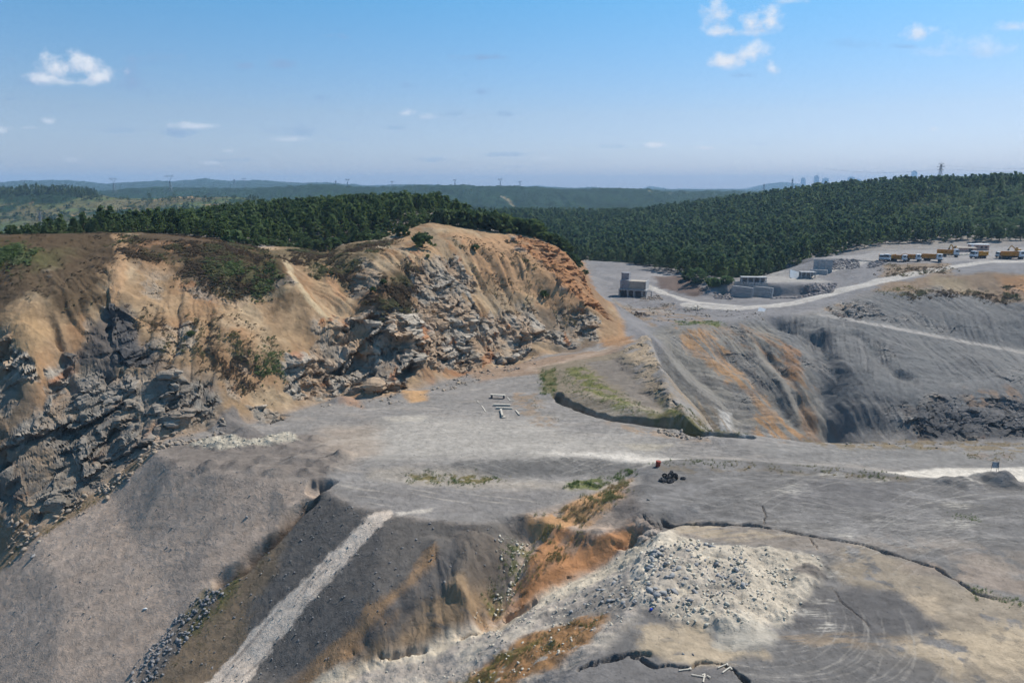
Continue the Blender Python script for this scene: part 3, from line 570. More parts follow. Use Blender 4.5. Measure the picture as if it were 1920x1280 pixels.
# rubble tongue beside the ditch, grass
paint([(1010,690),(1170,655),(1200,720),(1290,795),(1390,812),(1300,806),(1140,783),(1050,750),(1030,730)], (146,137,124), 1.2, 1.2, .2, .95, 65)
paint([(1060,690),(1100,690),(1150,730),(1200,770),(1160,775),(1090,730)], (120,124,76), 1.2, 2, .25, .85, 66, brk=(-.15,.3))
paint([(1010,700),(1040,690),(1042,740),(1015,735)], (116,114,78), 1, 1.5, .3, .8, 67)
paint([(1200,775),(1290,790),(1390,813),(1330,810),(1230,795)], (116,116,76), 1, 1.5, .3, .8, 68)
paint([(1225,730),(1245,770),(1275,790),(1250,780)], (110,118,66), .8, 1, .3, .7, 69)
paint([(1100,680),(1160,672),(1240,770),(1230,780),(1160,730)], (134,130,130), 1.2, 1.6, .25, .7, 70)
paint([(1510,824),(1920,828),(1960,850),(1700,845),(1520,840)], (138,124,98), 1, 1.5, .2, .75, 71, brk=(-.05,.3))
paint([(1820,850),(1900,852),(1890,864),(1830,862)], (166,136,112), 1, 1.5, .2, .7, 71, brk=(-.2,.3))
paint([(1450,830),(1960,850),(1960,880),(1700,880),(1400,850)], (146,147,150), 2, 1.5, .15, .6, 72)
paint([(1640,884),(1760,879),(1960,876),(1960,905),(1720,899),(1660,890)], (232,229,225), .8, .5, .2, .95, 73)
# near bench
NB = [(1222,870),(1330,860),(1560,876),(1720,894),(1960,905),(2100,1000),(2100,1500),(960,1420),(1050,1290),(1180,1165),(1237,1050),(1240,990),(1205,960),(1190,930)]
paint(NB, (122,122,125), 1.2, .6, .2, .95, 74)
blend((146,146,150), mask(XX, YYf, NB, 1, 0)*ss(-.05,.4,fbm((XX*.3+YYf)/4, XX/12, 4, 243))*.7)
paint([(1240,872),(1720,896),(1700,908),(1400,885),(1240,885)], (128,120,108), .8, 1.5, .25, .6, 75, brk=(.0,.3))
paint([(1260,985),(1435,990),(1560,1013),(1600,1060),(1550,1040),(1400,1022),(1240,1012)], (160,152,146), 1.0, 1, .25, .8, 76)
paint([(1260,990),(1400,995),(1480,1005),(1380,1015),(1270,1005)], (196,182,162), .8, 1, .3, .7, 76, streak=(8,1,6,-.2))
paint([(1600,1020),(1700,1050),(1830,1110),(1960,1145),(1960,1290),(1700,1290),(1730,1210),(1760,1170),(1650,1100),(1580,1100),(1560,1040)], (168,158,145), 2, 2.5, .15, .85, 77, brk=(-.35,.18))
paint([(1700,1060),(1820,1040),(1960,1080),(1960,1125),(1860,1110),(1780,1080)], (164,152,144), 2, 2.5, .15, .7, 78, brk=(-.2,.18))
paint([(1560,1020),(1700,1000),(1900,1030),(1960,1050),(1900,1080),(1700,1040)], (158,150,144), 2, 2, .15, .6, 78, brk=(-.05,.2))
paint([(1760,1190),(1900,1170),(1960,1180),(1960,1270),(1800,1265),(1640,1225)], (204,190,170), 2, 2, .2, .8, 79, brk=(-.2,.25))
paint([(1690,1120),(1760,1110),(1780,1150),(1730,1165)], (198,184,166), 1, 1.5, .3, .7, 79, brk=(-.2,.3))
paint([(1600,1100),(1680,1110),(1720,1140),(1770,1178),(1700,1195),(1560,1200),(1480,1180),(1510,1120)], (112,112,116), 1.2, 1.0, .25, .95, 80)
paint([(1310,1240),(1420,1200),(1560,1205),(1700,1225),(1760,1250),(1800,1300),(1960,1300),(1960,1420),(1300,1420)], (122,122,125), 1.2, 1.0, .25, .9, 81)
paint([(1460,1195),(1700,1190),(1720,1205),(1540,1215)], (168,152,134), 1, 1.2, .25, .7, 81, streak=(5,.9,6,-.1))
paint([(1540,890),(1700,905),(1680,960),(1560,960),(1440,930)], (122,122,127), 2, 2, .2, .6, 82)
def tracks(cx, cy, rr, w, a0, a1, op, c=(196,193,190)):
    i = np.nonzero(np.abs(np.hypot(XX-cx, YYf-cy)-rr) < w+.3)[0]; X, Y = XX[i], YYf[i]
    d = np.hypot(X-cx, Y-cy); an = np.degrees(np.arctan2(Y-cy, X-cx)) % 360
    k = ss(a0, a0+12, an)*ss(a1, a1-12, an)
    m = ss(w, w*.4, np.abs(d-rr+.15*n2(X/2, Y/2, 7)))*k*op*(.5+.5*fbm(X/1.2, Y/1.2, 3, 244)).clip(0, 1)
    col[i] += ((lin(c)*KA).astype(np.float32)[None, :]-col[i])*m[:, None].astype(np.float32)
tcx, tcy, _ = hit(1450, 1120)
for i in range(16): tracks(tcx-3+RNG.normal()*1.5, tcy-2+RNG.normal()*2, 9+i*.75+RNG.random()*.4, .16, 190+RNG.random()*60, 355+RNG.random()*4, .36)
for i in range(60):
    u = RNG.uniform(1300, 1900); v = RNG.uniform(890, 1060); x_, y_, _ = hit(u, v); r_ = RNG.uniform(15, 60); an = RNG.uniform(60, 120)
    for dd in (0, 1.9): tracks(x_-r_*math.cos(rad(an)), y_-r_*math.sin(rad(an)), r_+dd, .17, max(an-25, 0), an+25, .5, (182,181,181))
for i in range(70):
    u = RNG.uniform(640, 1400); v = RNG.uniform(745, 870); x_, y_, _ = hit(u, v); r_ = RNG.uniform(20, 90); an = RNG.uniform(70, 110)
    for dd in (0, 1.9): tracks(x_-r_*math.cos(rad(an)), y_-r_*math.sin(rad(an)), r_+dd, .22, max(an-30, 0), an+30, .5, (190,188,186))
for u, v, r_ in ((1565,1077,1.2),(1540,1128,1.2),(1520,1150,1.6),(1555,1180,1.6),(1590,1005,1.6),(1490,910,1.4),(1800,945,2),(1790,950,1.5),(1820,908,1.0),(1560,890,2),(1640,900,2),(1800,983,2.5),(1480,920,2)):
    x_, y_, _ = hit(u, v); i = np.nonzero((np.abs(XX-x_) < 9) & (np.abs(YYf-y_) < 5))[0]; d = np.hypot((XX[i]-x_)/2.2, YYf[i]-y_)+.6*fbm(XX[i]*.8, YYf[i]*.8, 4, 245); m = np.zeros(len(XX), np.float32); m[i] = ss(r_, r_*.1, d)*.75*ss(-.35, .5, fbm(XX[i]*.5, YYf[i]*3, 4, 247))
    blend((214,212,208), m)
# near rubble
blend((166,161,158), rsm)
blend((196,190,181), mf(rsm, lambda XX, YYf: ss(-.1,.4,fbm(XX/4, YYf/4, 4, 246))*.7))
paint([(1100,1080),(1190,1020),(1240,1010),(1200,1050),(1000,1140),(900,1190),(700,1262),(560,1310),(560,1290),(700,1248),(840,1195),(1000,1122)], (200,193,180), 1.2, 1.2, .25, .85, 83)
paint([(840,1290),(930,1230),(1020,1180),(1120,1150),(1150,1145),(1100,1200),(1040,1240),(960,1290),(930,1320),(800,1320)], (150,116,82), 1.2, 1.5, .25, .95, 84, brk=(-.45,.35))
paint([(850,1290),(930,1235),(1020,1195),(1060,1170),(1040,1190),(960,1240),(900,1290)], (112,108,62), .8, 1.5, .3, .7, 85, brk=(-.05,.5))
paint([(1010,1160),(1190,1085),(1240,1090),(1180,1140),(1140,1155),(1060,1170)], (124,122,122), 1, 1.2, .3, .8, 86, brk=(-.4,.3))
paint(heapRw, (214,207,196), 1.0, 1.0, .3, .95, 87, world=True)
paint([(1200,1050),(1330,1050),(1390,1110),(1370,1160),(1240,1150),(1190,1120)], (176,171,167), 2, 2, .25, .7, 88, brk=(-.2,.3))
paint([(1480,1068),(1510,1066),(1548,1085),(1530,1098),(1490,1088)], (124,120,120), .6, .5, .3, .9, 89)
paint([(1200,1180),(1330,1170),(1340,1210),(1440,1225),(1300,1260),(1200,1230)], (198,184,164), 1, 1.2, .3, .85, 90, streak=(8,1,6,-.4))
paint([(1330,1185),(1400,1170),(1460,1190),(1440,1215),(1390,1225),(1340,1215)], (206,202,194), .8, .8, .3, .8, 91)
paint([(960,1290),(1080,1240),(1200,1225),(1300,1250),(1360,1250),(1400,1300),(1400,1400),(900,1400)], (124,124,128), .8, 1, .3, .9, 92)
paint([(600,916),(604,930),(560,975),(500,1035),(430,1095),(400,1110),(410,1088),(480,1028),(540,968)], (84,76,70), .5, .6, .4, .85, 93)  # scarp between the two slopes: its shade painted into the earth as dark brown
d, _ = pdist(XX, YYf, ramps[0][0]); blend((164,163,165), ss(2.4, 1.0, d+.6*n2(XX/4, YYf/4, 299))*.7)
_s = dict(s=0)
dP, sP = pdist(XX, YYf, prW); sq = sP+3*mf(pm, lambda XX, YYf: fbm(XX/45, YYf/45, 2, 51))+dP*.35
blend((88,90,96), pm*ss(.15,.6,n2(sq/1.6, dP/45, 261)+.4*mf(pm, lambda XX, YYf: fbm(XX/2, YYf/2, 3, 263)))*.5); blend((146,146,149), pm*ss(.2,.7,n2(sq/2.4, dP/50, 262))*.3)
_fl = np.clip(1-hm-pm-sm-rsm, 0, 1); col *= (1-.17*_fl)[:, None]; _dk = mask(XX, YYf, DK, 1.2, 1.0, .2, 138); col *= 1+(sm*(1-_dk))[:, None]*np.array([.22, .14, .08], np.float32)
# small scale mottling everywhere
mm = 1+.11*fbm(XX/3.2, YYf/2.2, 5, 250, .6)+.12*fbm(XX/.7, YYf/.5, 3, 251, .7)*ss(280, 120, YYf)+.10*fbm(XX/25, YYf/6, 4, 252)
mm = mm+_fl*(.13*fbm((XX+.3*YYf)/30, (YYf-.25*XX)/3, 4, 253)+.08*fbm((XX-.5*YYf)/3, (YYf+.5*XX)/25, 3, 254))
col *= mm[:, None]
col = np.clip(col, .012, .8)
print('painted', time.time()-T0)
# ------------------------------------------------------------------ materials
def new_mat(name, rough=.9):
    m = bpy.data.materials.new(name); m.use_nodes = True; nt = m.node_tree
    b = nt.nodes['Principled BSDF']; b.inputs['Roughness'].default_value = rough; b.inputs['Specular IOR Level'].default_value = .25
    return m, nt, b
def nd(nt, t, **k):
    n = nt.nodes.new(t)
    for a, v in k.items():
        if a.startswith('i_'): n.inputs[a[2:].replace('_', ' ')].default_value = v
        else: setattr(n, a, v)
    return n
def mat_ground(name, scale=1., bump=.7):
    m, nt, b = new_mat(name, .95); b.inputs['Specular IOR Level'].default_value = .1
    at = nd(nt, 'ShaderNodeVertexColor', layer_name='earth'); ge = nd(nt, 'ShaderNodeNewGeometry')
    n1 = nd(nt, 'ShaderNodeTexNoise', i_Scale=.6*scale, i_Detail=8., i_Roughness=.68); nt.links.new(ge.outputs['Position'], n1.inputs['Vector'])
    n2_ = nd(nt, 'ShaderNodeTexNoise', i_Scale=6*scale, i_Detail=5., i_Roughness=.7); nt.links.new(ge.outputs['Position'], n2_.inputs['Vector'])
    vo = nd(nt, 'ShaderNodeTexVoronoi', i_Scale=1.7*scale, i_Randomness=1.); nt.links.new(ge.outputs['Position'], vo.inputs['Vector'])
    mr = nd(nt, 'ShaderNodeMapRange'); mr.inputs[1].default_value = .3; mr.inputs[2].default_value = .7; mr.inputs[3].default_value = .76; mr.inputs[4].default_value = 1.24
    nt.links.new(n1.outputs['Fac'], mr.inputs[0])
    mr2 = nd(nt, 'ShaderNodeMapRange'); mr2.inputs[1].default_value = .3; mr2.inputs[2].default_value = .7; mr2.inputs[3].default_value = .84; mr2.inputs[4].default_value = 1.16
    nt.links.new(n2_.outputs['Fac'], mr2.inputs[0])
    # scattered pale and dark stones
    st = nd(nt, 'ShaderNodeMapRange'); st.inputs[1].default_value = .20; st.inputs[2].default_value = .12; st.inputs[3].default_value = 0; st.inputs[4].default_value = 1
    nt.links.new(vo.outputs['Distance'], st.inputs[0])
    sv = nd(nt, 'ShaderNodeMapRange'); sv.inputs[3].default_value = -.45; sv.inputs[4].default_value = .5
    sx = nd(nt, 'ShaderNodeSeparateColor'); nt.links.new(vo.outputs['Color'], sx.inputs[0]); nt.links.new(sx.outputs[0], sv.inputs[0])
    k = nd(nt, 'ShaderNodeMath', operation='MULTIPLY_ADD'); nt.links.new(st.outputs[0], k.inputs[0]); nt.links.new(sv.outputs[0], k.inputs[1]); k.inputs[2].default_value = 1
    a1 = nd(nt, 'ShaderNodeMath', operation='MULTIPLY'); nt.links.new(mr.outputs[0], a1.inputs[0]); nt.links.new(mr2.outputs[0], a1.inputs[1])
    a2 = nd(nt, 'ShaderNodeMath', operation='MULTIPLY'); nt.links.new(a1.outputs[0], a2.inputs[0]); nt.links.new(k.outputs[0], a2.inputs[1])
    vm = nd(nt, 'ShaderNodeVectorMath', operation='SCALE'); nt.links.new(at.outputs['Color'], vm.inputs[0]); nt.links.new(a2.outputs[0], vm.inputs['Scale'])
    nt.links.new(vm.outputs[0], b.inputs['Base Color'])
    ad = nd(nt, 'ShaderNodeMath', operation='MULTIPLY_ADD'); nt.links.new(n2_.outputs['Fac'], ad.inputs[0]); ad.inputs[1].default_value = .14
    nt.links.new(n1.outputs['Fac'], ad.inputs[2])
    ad2 = nd(nt, 'ShaderNodeMath', operation='MULTIPLY_ADD'); nt.links.new(st.outputs[0], ad2.inputs[0]); ad2.inputs[1].default_value = .12; nt.links.new(ad.outputs[0], ad2.inputs[2])
    bp = nd(nt, 'ShaderNodeBump', i_Strength=bump, i_Distance=.55/scale); nt.links.new(ad2.outputs[0], bp.inputs['Height'])
    nt.links.new(bp.outputs[0], b.inputs['Normal'])
    return m
def mat_var(name, c, rough=.9, var=.2, sc=1., bump=0, metal=0, c2=None):
    m, nt, b = new_mat(name, rough); b.inputs['Metallic'].default_value = metal
    ge = nd(nt, 'ShaderNodeNewGeometry'); n = nd(nt, 'ShaderNodeTexNoise', i_Scale=sc, i_Detail=6., i_Roughness=.65); nt.links.new(ge.outputs['Position'], n.inputs['Vector'])
    mx = nd(nt, 'ShaderNodeMix', data_type='RGBA'); l = np.array(c)
    lo = np.clip(l*(1-var), 0, 1) if c2 is None else np.array(c2); hi = np.clip(l*(1+var), 0, 1) if c2 is None else l
    mr = nd(nt, 'ShaderNodeMapRange'); mr.inputs[1].default_value = .32; mr.inputs[2].default_value = .68; nt.links.new(n.outputs['Fac'], mr.inputs[0])
    nt.links.new(mr.outputs[0], mx.inputs[0]); mx.inputs[6].default_value = (*lo, 1); mx.inputs[7].default_value = (*hi, 1)
    nt.links.new(mx.outputs[2], b.inputs['Base Color'])
    if bump:
        bp = nd(nt, 'ShaderNodeBump', i_Strength=bump, i_Distance=.2); nt.links.new(n.outputs['Fac'], bp.inputs['Height']); nt.links.new(bp.outputs[0], b.inputs['Normal'])
    return m
def mat_leaf(name, ca, cb, cc, sc=.12):
    m, nt, b = new_mat(name, .75); b.inputs['Specular IOR Level'].default_value = .2
    ge = nd(nt, 'ShaderNodeNewGeometry'); oi = nd(nt, 'ShaderNodeObjectInfo')
    n = nd(nt, 'ShaderNodeTexNoise', i_Scale=sc, i_Detail=2.); nt.links.new(ge.outputs['Position'], n.inputs['Vector'])
    nf = nd(nt, 'ShaderNodeTexNoise', i_Scale=1.6, i_Detail=2.); nt.links.new(ge.outputs['Position'], nf.inputs['Vector'])
    vt = nd(nt, 'ShaderNodeTexVoronoi', i_Scale=1., feature='F1'); mpp = nd(nt, 'ShaderNodeMapping'); mpp.inputs['Scale'].default_value = (.17, .17, .02); nt.links.new(ge.outputs['Position'], mpp.inputs['Vector']); nt.links.new(mpp.outputs[0], vt.inputs['Vector']); sxx = nd(nt, 'ShaderNodeSeparateColor'); nt.links.new(vt.outputs['Color'], sxx.inputs[0])
    cr = nd(nt, 'ShaderNodeValToRGB'); e = cr.color_ramp.elements; e[0].position = .3; e[0].color = (*ca, 1); e[1].position = .7; e[1].color = (*cc, 1)
    x = e.new(.5); x.color = (*cb, 1)
    a = nd(nt, 'ShaderNodeMath', operation='MULTIPLY_ADD'); nt.links.new(nf.outputs['Fac'], a.inputs[0]); a.inputs[1].default_value = .7; nt.links.new(n.outputs['Fac'], a.inputs[2])
    a3 = nd(nt, 'ShaderNodeMath', operation='MULTIPLY_ADD'); nt.links.new(sxx.outputs[0], a3.inputs[0]); a3.inputs[1].default_value = .5; nt.links.new(a.outputs[0], a3.inputs[2])
    a2 = nd(nt, 'ShaderNodeMath', operation='SUBTRACT'); nt.links.new(a3.outputs[0], a2.inputs[0]); a2.inputs[1].default_value = .62
    nt.links.new(a2.outputs[0], cr.inputs[0]); nt.links.new(cr.outputs[0], b.inputs['Base Color'])
    tr = nd(nt, 'ShaderNodeBsdfTranslucent'); nt.links.new(cr.outputs[0], tr.inputs[0])
    mx = nd(nt, 'ShaderNodeMixShader'); mx.inputs[0].default_value = .38; nt.links.new(b.outputs[0], mx.inputs[1]); nt.links.new(tr.outputs[0], mx.inputs[2])
    nt.links.new(mx.outputs[0], nt.nodes['Material Output'].inputs['Surface'])
    return m
M_ground = mat_ground('quarry_earth'); M_far = mat_ground('far_country', .06, .5)
# ------------------------------------------------------------------ mesh helpers
def tag(o, label=None, cat=None, group=None, kind=None):
    for k, v in (('label', label), ('category', cat), ('group', group), ('kind', kind)):
        if v: o[k] = v
    return o
def np_mesh(name, v, quads=None, tris=None, smooth=False, color=None):
    me = bpy.data.meshes.new(name); me.vertices.add(len(v)); me.vertices.foreach_set('co', np.ascontiguousarray(v, np.float32).ravel())
    lp = []; st = []; tot = 0
    if quads is not None and len(quads): lp.append(np.asarray(quads).ravel()); st.append(np.arange(len(quads))*4); tot = len(quads)*4
    if tris is not None and len(tris): lp.append(np.asarray(tris).ravel()); st.append(np.arange(len(tris))*3+tot)
    lp = np.concatenate(lp).astype(np.int32); st = np.concatenate(st).astype(np.int32)
    me.loops.add(len(lp)); me.loops.foreach_set('vertex_index', lp); me.polygons.add(len(st)); me.polygons.foreach_set('loop_start', st)
    if color is not None:
        ca = me.color_attributes.new('earth', 'FLOAT_COLOR', 'POINT'); c4 = np.ones((len(v), 4), np.float32); c4[:, :3] = color; ca.data.foreach_set('color', c4.ravel())
    me.update(calc_edges=True)
    if smooth: me.polygons.foreach_set('use_smooth', np.ones(len(st), bool))
    return me
def obj(name, me, mat=None, parent=None, loc=(0,0,0), rot=(0,0,0), scale=None):
    o = bpy.data.objects.new(name, me); C.objects.link(o); o.location = loc; o.rotation_euler = rot
    if scale is not None: o.scale = scale if hasattr(scale, '__len__') else (scale,)*3
    if mat and me and not me.materials: me.materials.append(mat)
    if parent: o.parent = parent
    return o
def gridq(r, c):
    i = np.arange(r*c).reshape(r, c); return np.stack([i[:-1,:-1], i[:-1,1:], i[1:,1:], i[1:,:-1]], -1).reshape(-1, 4)
g = obj('ground', np_mesh('ground', co, gridq(nr, nc), smooth=True, color=col), M_ground); tag(g, 'grey quarry floors, waste slopes and tan rock faces', kind='structure')
g.data.polygons.foreach_set('use_smooth', (rk[gridq(nr, nc)[:, 0]] < .3))
# ------------------------------------------------------------------ far country
fa = np.linspace(-.88, .88, int(900*Q)); fy = [598.]
while fy[-1] < 15000: fy.append(fy[-1]*(1.0035 if fy[-1] < 2700 else 1.008))
fy = np.array(fy); FY, FA = np.meshgrid(fy, fa, indexing='ij'); FX = (FA*FY).ravel(); FYf = FY.ravel(); FAf = FA.ravel()
U_ = 960+FAf*1417
FZ = far_z(FAf, FYf)
bl = ss(598, 640, FYf); 
FZ = FZ+ss(640, 900, FYf)*(9*fbm(FX/260, FYf/260, 4, 301)*ss(600,1200,FYf)+2*fbm(FX/70, FYf/70, 3, 302))*np.where(FYf > 4000, 1.6, 1)
near0 = samp(H, np.clip(FX, X0+1, X1-1), np.clip(FYf, 0, 606)); 
FZ = np.where(np.abs(FX) < 500, near0*(1-bl)+FZ*bl, FZ)-ss(606, 600, FYf)*2.5
wood = ss(-.1, .12, fbm(FX/150, FYf/220, 4, 303)+.12+(FYf > 1700)*.9)
lefth = ss(620, 480, U_)*ss(700, 800, FYf)*ss(1720, 1620, FYf)
wood = np.where(lefth > .3, ss(.12, .3, fbm(FX/110, FYf/160, 4, 304)+.25*ss(1250,1330,FYf)*ss(170,120,U_)), wood)
can = np.abs(n2(FX/7.5, FYf/7.5, 305))+.6*np.abs(n2(FX/3.6, FYf/3.6, 306))
can2 = fbm(FX/26, FYf/40, 3, 307)
FZ = FZ+wood*ss(640, 800, FYf)*(np.where(FYf < 1700, 4*can+2*can2, 5*n2(FX/22, FYf/30, 308)+4*can2))
LG = lambda c: lin(c)*np.array([.62,.66,.60])
fc = np.tile(LG((44,66,46)), (len(FX), 1)); t1 = fbm(FX/90, FYf/120, 4, 309)[:, None]
fc = fc*(1+.35*t1)
open_ = (1-wood)[:, None]; oc = LG((128,116,84))*(1+.2*t1)+(LG((108,116,76))-LG((128,116,84)))*ss(-.15,.25,fbm(FX/120, FYf/160, 4, 310))[:, None]
fc = fc*(1-open_)+oc*open_
bare = (lefth*ss(.42,.6,fbm(FX/35, FYf/50, 4, 311)))[:, None]; fc = fc*(1-bare)+LG((176,140,104))*bare
sc_ = ss(-.2,.3,fbm(FX/9, FYf/14, 3, 312))[:, None]*open_; fc = fc*(1-sc_*.35)
farb = (FYf > 4300)[:, None]; fc = np.where(farb, fc*1.05, fc)
def fpoint(u, v, y): p_ = D(u, v, y); return np.array(p_[:2])
for ln, w, c in (([(940,372,2300),(955,378,2180),(962,384,2080)], 3, (160,140,112)), ([(1180,362,2500),(1290,360,2500)], 3, (196,180,160)), ([(330,371,1370),(350,370,1390),(372,372,1370)], 4, (186,150,120))):
    d, _ = pdist(FX, FYf, np.array([fpoint(*p_) for p_ in ln])); m = ss(w+5, w-3, d+4*n2(FX/20, FYf/20, 9))[:, None]; fc = fc*(1-m)+LG(c)*m; 
hl = obj('hills', np_mesh('hills', np.stack([FX, FYf, FZ], 1), gridq(len(fy), len(fa)), smooth=False, color=np.clip(fc, .006, .6)), M_far); tag(hl, 'wooded hills rolling away to the hazy horizon', kind='structure')
def ground_z(x, y):
    y = np.asarray(y, float); x = np.asarray(x, float)
    zn = height(np.where(y < 600, x, 0), np.where(y < 600, y, 300.))
    return np.where(y < 600, zn, samp(H, x, np.minimum(y, 606))*(1-ss(598,640,y))+far_z(x/np.maximum(y,1), y)*ss(598,640,y))
# ------------------------------------------------------------------ light, sky, air
SKYT = [(.76,.78,1.08,1),(.73,.76,.89,1),(.37,.90,1.06,1)]; CLC = [(.175,.27,.43),(.34,.40,.52),(.58,.60,.63)]; HAZE = 9.5e-5
SUN_AZ = rad(52); SUN_EL = rad(50)        # to the right of the view direction
sd = Vector((math.sin(SUN_AZ)*math.cos(SUN_EL), math.cos(SUN_AZ)*math.cos(SUN_EL), math.sin(SUN_EL)))
sun = bpy.data.lights.new('sun', 'SUN'); sun.energy = 3.6; sun.angle = rad(.53); sun.color = (1, .95, .88)
so = bpy.data.objects.new('sun', sun); C.objects.link(so); so.rotation_euler = (-sd).to_track_quat('-Z', 'Y').to_euler(); so.location = (0, 0, 300)
w = bpy.data.worlds.new('World'); bpy.context.scene.world = w; w.use_nodes = True; nt = w.node_tree
bg = nt.nodes['Background']; bg.inputs[1].default_value = .085
sky = nd(nt, 'ShaderNodeTexSky', sky_type='NISHITA', sun_disc=False, sun_elevation=SUN_EL, sun_rotation=SUN_AZ, altitude=100, air_density=1.0, dust_density=.6, ozone_density=3.0)
tc = nd(nt, 'ShaderNodeTexCoord'); sep = nd(nt, 'ShaderNodeSeparateXYZ'); nt.links.new(tc.outputs['Generated'], sep.inputs[0])
cr_ = nd(nt, 'ShaderNodeValToRGB'); nt.links.new(sep.outputs[2], cr_.inputs[0]); e = cr_.color_ramp.elements
e[0].position = 0; e[0].color = SKYT[0]; e[1].position = .28; e[1].color = SKYT[2]; q = e.new(.09); q.color = SKYT[1]
mu = nd(nt, 'ShaderNodeMix', data_type='RGBA', blend_type='MULTIPLY'); mu.inputs[0].default_value = 1; nt.links.new(sky.outputs[0], mu.inputs[6]); nt.links.new(cr_.outputs[0], mu.inputs[7])
nt.links.new(mu.outputs[2], bg.inputs[0]); w.cycles.sampling_method = 'MANUAL'; w.cycles.sample_map_resolution = 256
# the sky's clouds: a far dome strip, cloud where it is opaque
CL = [(105,128,40,30,1),(150,124,38,30,1),(190,148,36,20,.95),(85,150,40,14,.8),(140,156,84,13,.8),(92,228,28,12,.75),(60,240,40,7,.45),(370,237,44,9,.7),(758,213,22,12,.7),(800,220,22,7,.4),
 (1345,25,28,44,.85),(1350,62,40,20,.95),(1410,44,26,30,1),(1445,40,34,28,1),(1395,62,56,12,.5),(1365,118,52,24,1),(1405,104,50,26,1),(1445,128,20,24,.85),(1728,62,34,28,.9),(1850,90,100,26,.4),(1900,52,44,14,.6),(1780,100,90,14,.25),
 (1228,273,20,7,.8),(1325,278,26,7,.7),(1655,284,22,6,.5),(1750,244,14,7,.6),(1020,298,34,7,.45),(545,262,50,10,.45),(430,283,14,5,.6),(390,306,24,6,.5),(130,300,26,7,.35),(1480,2,34,8,.45),(0,246,12,9,.6)]
GR = [(230,165,70,26,.7),(60,156,50,10,.5),(300,110,50,11,.6),(530,122,40,12,.6),(460,124,18,8,.55),(615,68,34,8,.8),(920,108,56,8,.75),(765,162,28,10,.6),(903,173,26,9,.65),(860,213,28,8,.55),(955,215,28,8,.5),
 (330,250,50,9,.55),(570,250,70,16,.5),(430,300,60,7,.4),(135,200,28,10,.5),(25,186,20,5,.5),(740,240,36,6,.5),(1400,142,50,9,.7),(1600,85,50,10,.2),(1700,88,28,6,.4),(1160,275,40,5,.4),(820,300,60,6,.35),(950,290,60,5,.4),(600,184,14,4,.5),(650,262,40,8,.25),(1440,270,60,5,.35),(980,312,60,5,.2),(24,112,20,6,.5),(240,245,60,7,.3)]
ce = np.linspace(-.86, .86, 1500); cz = np.linspace(.004, .40, 480); CZZ, CXX = np.meshgrid(cz, ce, indexing='ij'); CXX = CXX.ravel(); CZZ = CZZ.ravel()
nz = 1.5*fbm(CXX*22, CZZ*30, 6, 401, .58)+.0; nz2 = fbm(CXX*60, CZZ*70, 5, 402, .6)
def cfield(lst, g=1.):
    acc = np.zeros(len(CXX)); up = np.zeros(len(CXX))
    for u, v, ru, rv, k in lst:
        d = ray(u, v); x_, z_ = d[0]/d[1], d[2]/d[1]; i = np.nonzero((np.abs(CXX-x_) < 2.2*ru/F) & (np.abs(CZZ-z_) < 2.4*rv/F))[0]
        a = (CXX[i]-x_)*F/ru/1.04; b_ = (CZZ[i]-z_)*F/rv/1.04; b_ = np.where(b_ < 0, b_*1.5, b_)
        q = 1-np.sqrt(a*a+b_*b_)+g*(.62*nz[i]+.3*nz2[i]); q = ss(0, 1.25, q)*k
        acc[i] = 1-(1-acc[i])*(1-q); up[i] = np.maximum(up[i], q*(.55+.45*np.clip(b_*.6+.5+.5*nz2[i], 0, 1)))
    return acc, up/np.maximum(acc, 1e-3)
fw, fup = cfield(CL, .9); fg, _ = cfield(GR, 1.2); fg = fg*1.0
al = 1-(1-fw)*(1-fg); wgt = (fw/np.maximum(al, 1e-3))[:, None]; shd = np.clip(fup, 0, 1)[:, None]
cc = np.array(CLC[0])*(1-wgt)+wgt*(np.array(CLC[1])*(1-shd)+np.array(CLC[2])*shd)
R_ = 17000/np.sqrt(CXX**2+1+CZZ**2)
gq = gridq(480, 1500); keep = al[gq].max(1) > .004; gq = gq[keep]
us = np.unique(gq); mp_ = np.zeros(len(CXX), np.int64); mp_[us] = np.arange(len(us)); gq = mp_[gq]
dm = np_mesh('sky', np.stack([CXX*R_, R_, CZZ*R_+CZ], 1)[us], gq, smooth=True, color=np.concatenate([cc], 1)[us])
at_ = dm.attributes.new('cover', 'FLOAT', 'POINT'); at_.data.foreach_set('value', al[us].astype(np.float32))
ms = bpy.data.materials.new('cloud_cover'); ms.use_nodes = True; mt = ms.node_tree; mt.nodes.remove(mt.nodes['Principled BSDF'])
em = nd(mt, 'ShaderNodeEmission'); vc = nd(mt, 'ShaderNodeVertexColor', layer_name='earth'); mt.links.new(vc.outputs[0], em.inputs[0])
tr_ = nd(mt, 'ShaderNodeBsdfTransparent'); cvr = nd(mt, 'ShaderNodeAttribute', attribute_name='cover'); mx_ = nd(mt, 'ShaderNodeMixShader')
mt.links.new(cvr.outputs['Fac'], mx_.inputs[0]); mt.links.new(tr_.outputs[0], mx_.inputs[1]); mt.links.new(em.outputs[0], mx_.inputs[2]); mt.links.new(mx_.outputs[0], mt.nodes['Material Output'].inputs['Surface'])
tag(obj('sky', dm, ms), 'small white cumulus clouds in a pale blue sky', kind='structure')
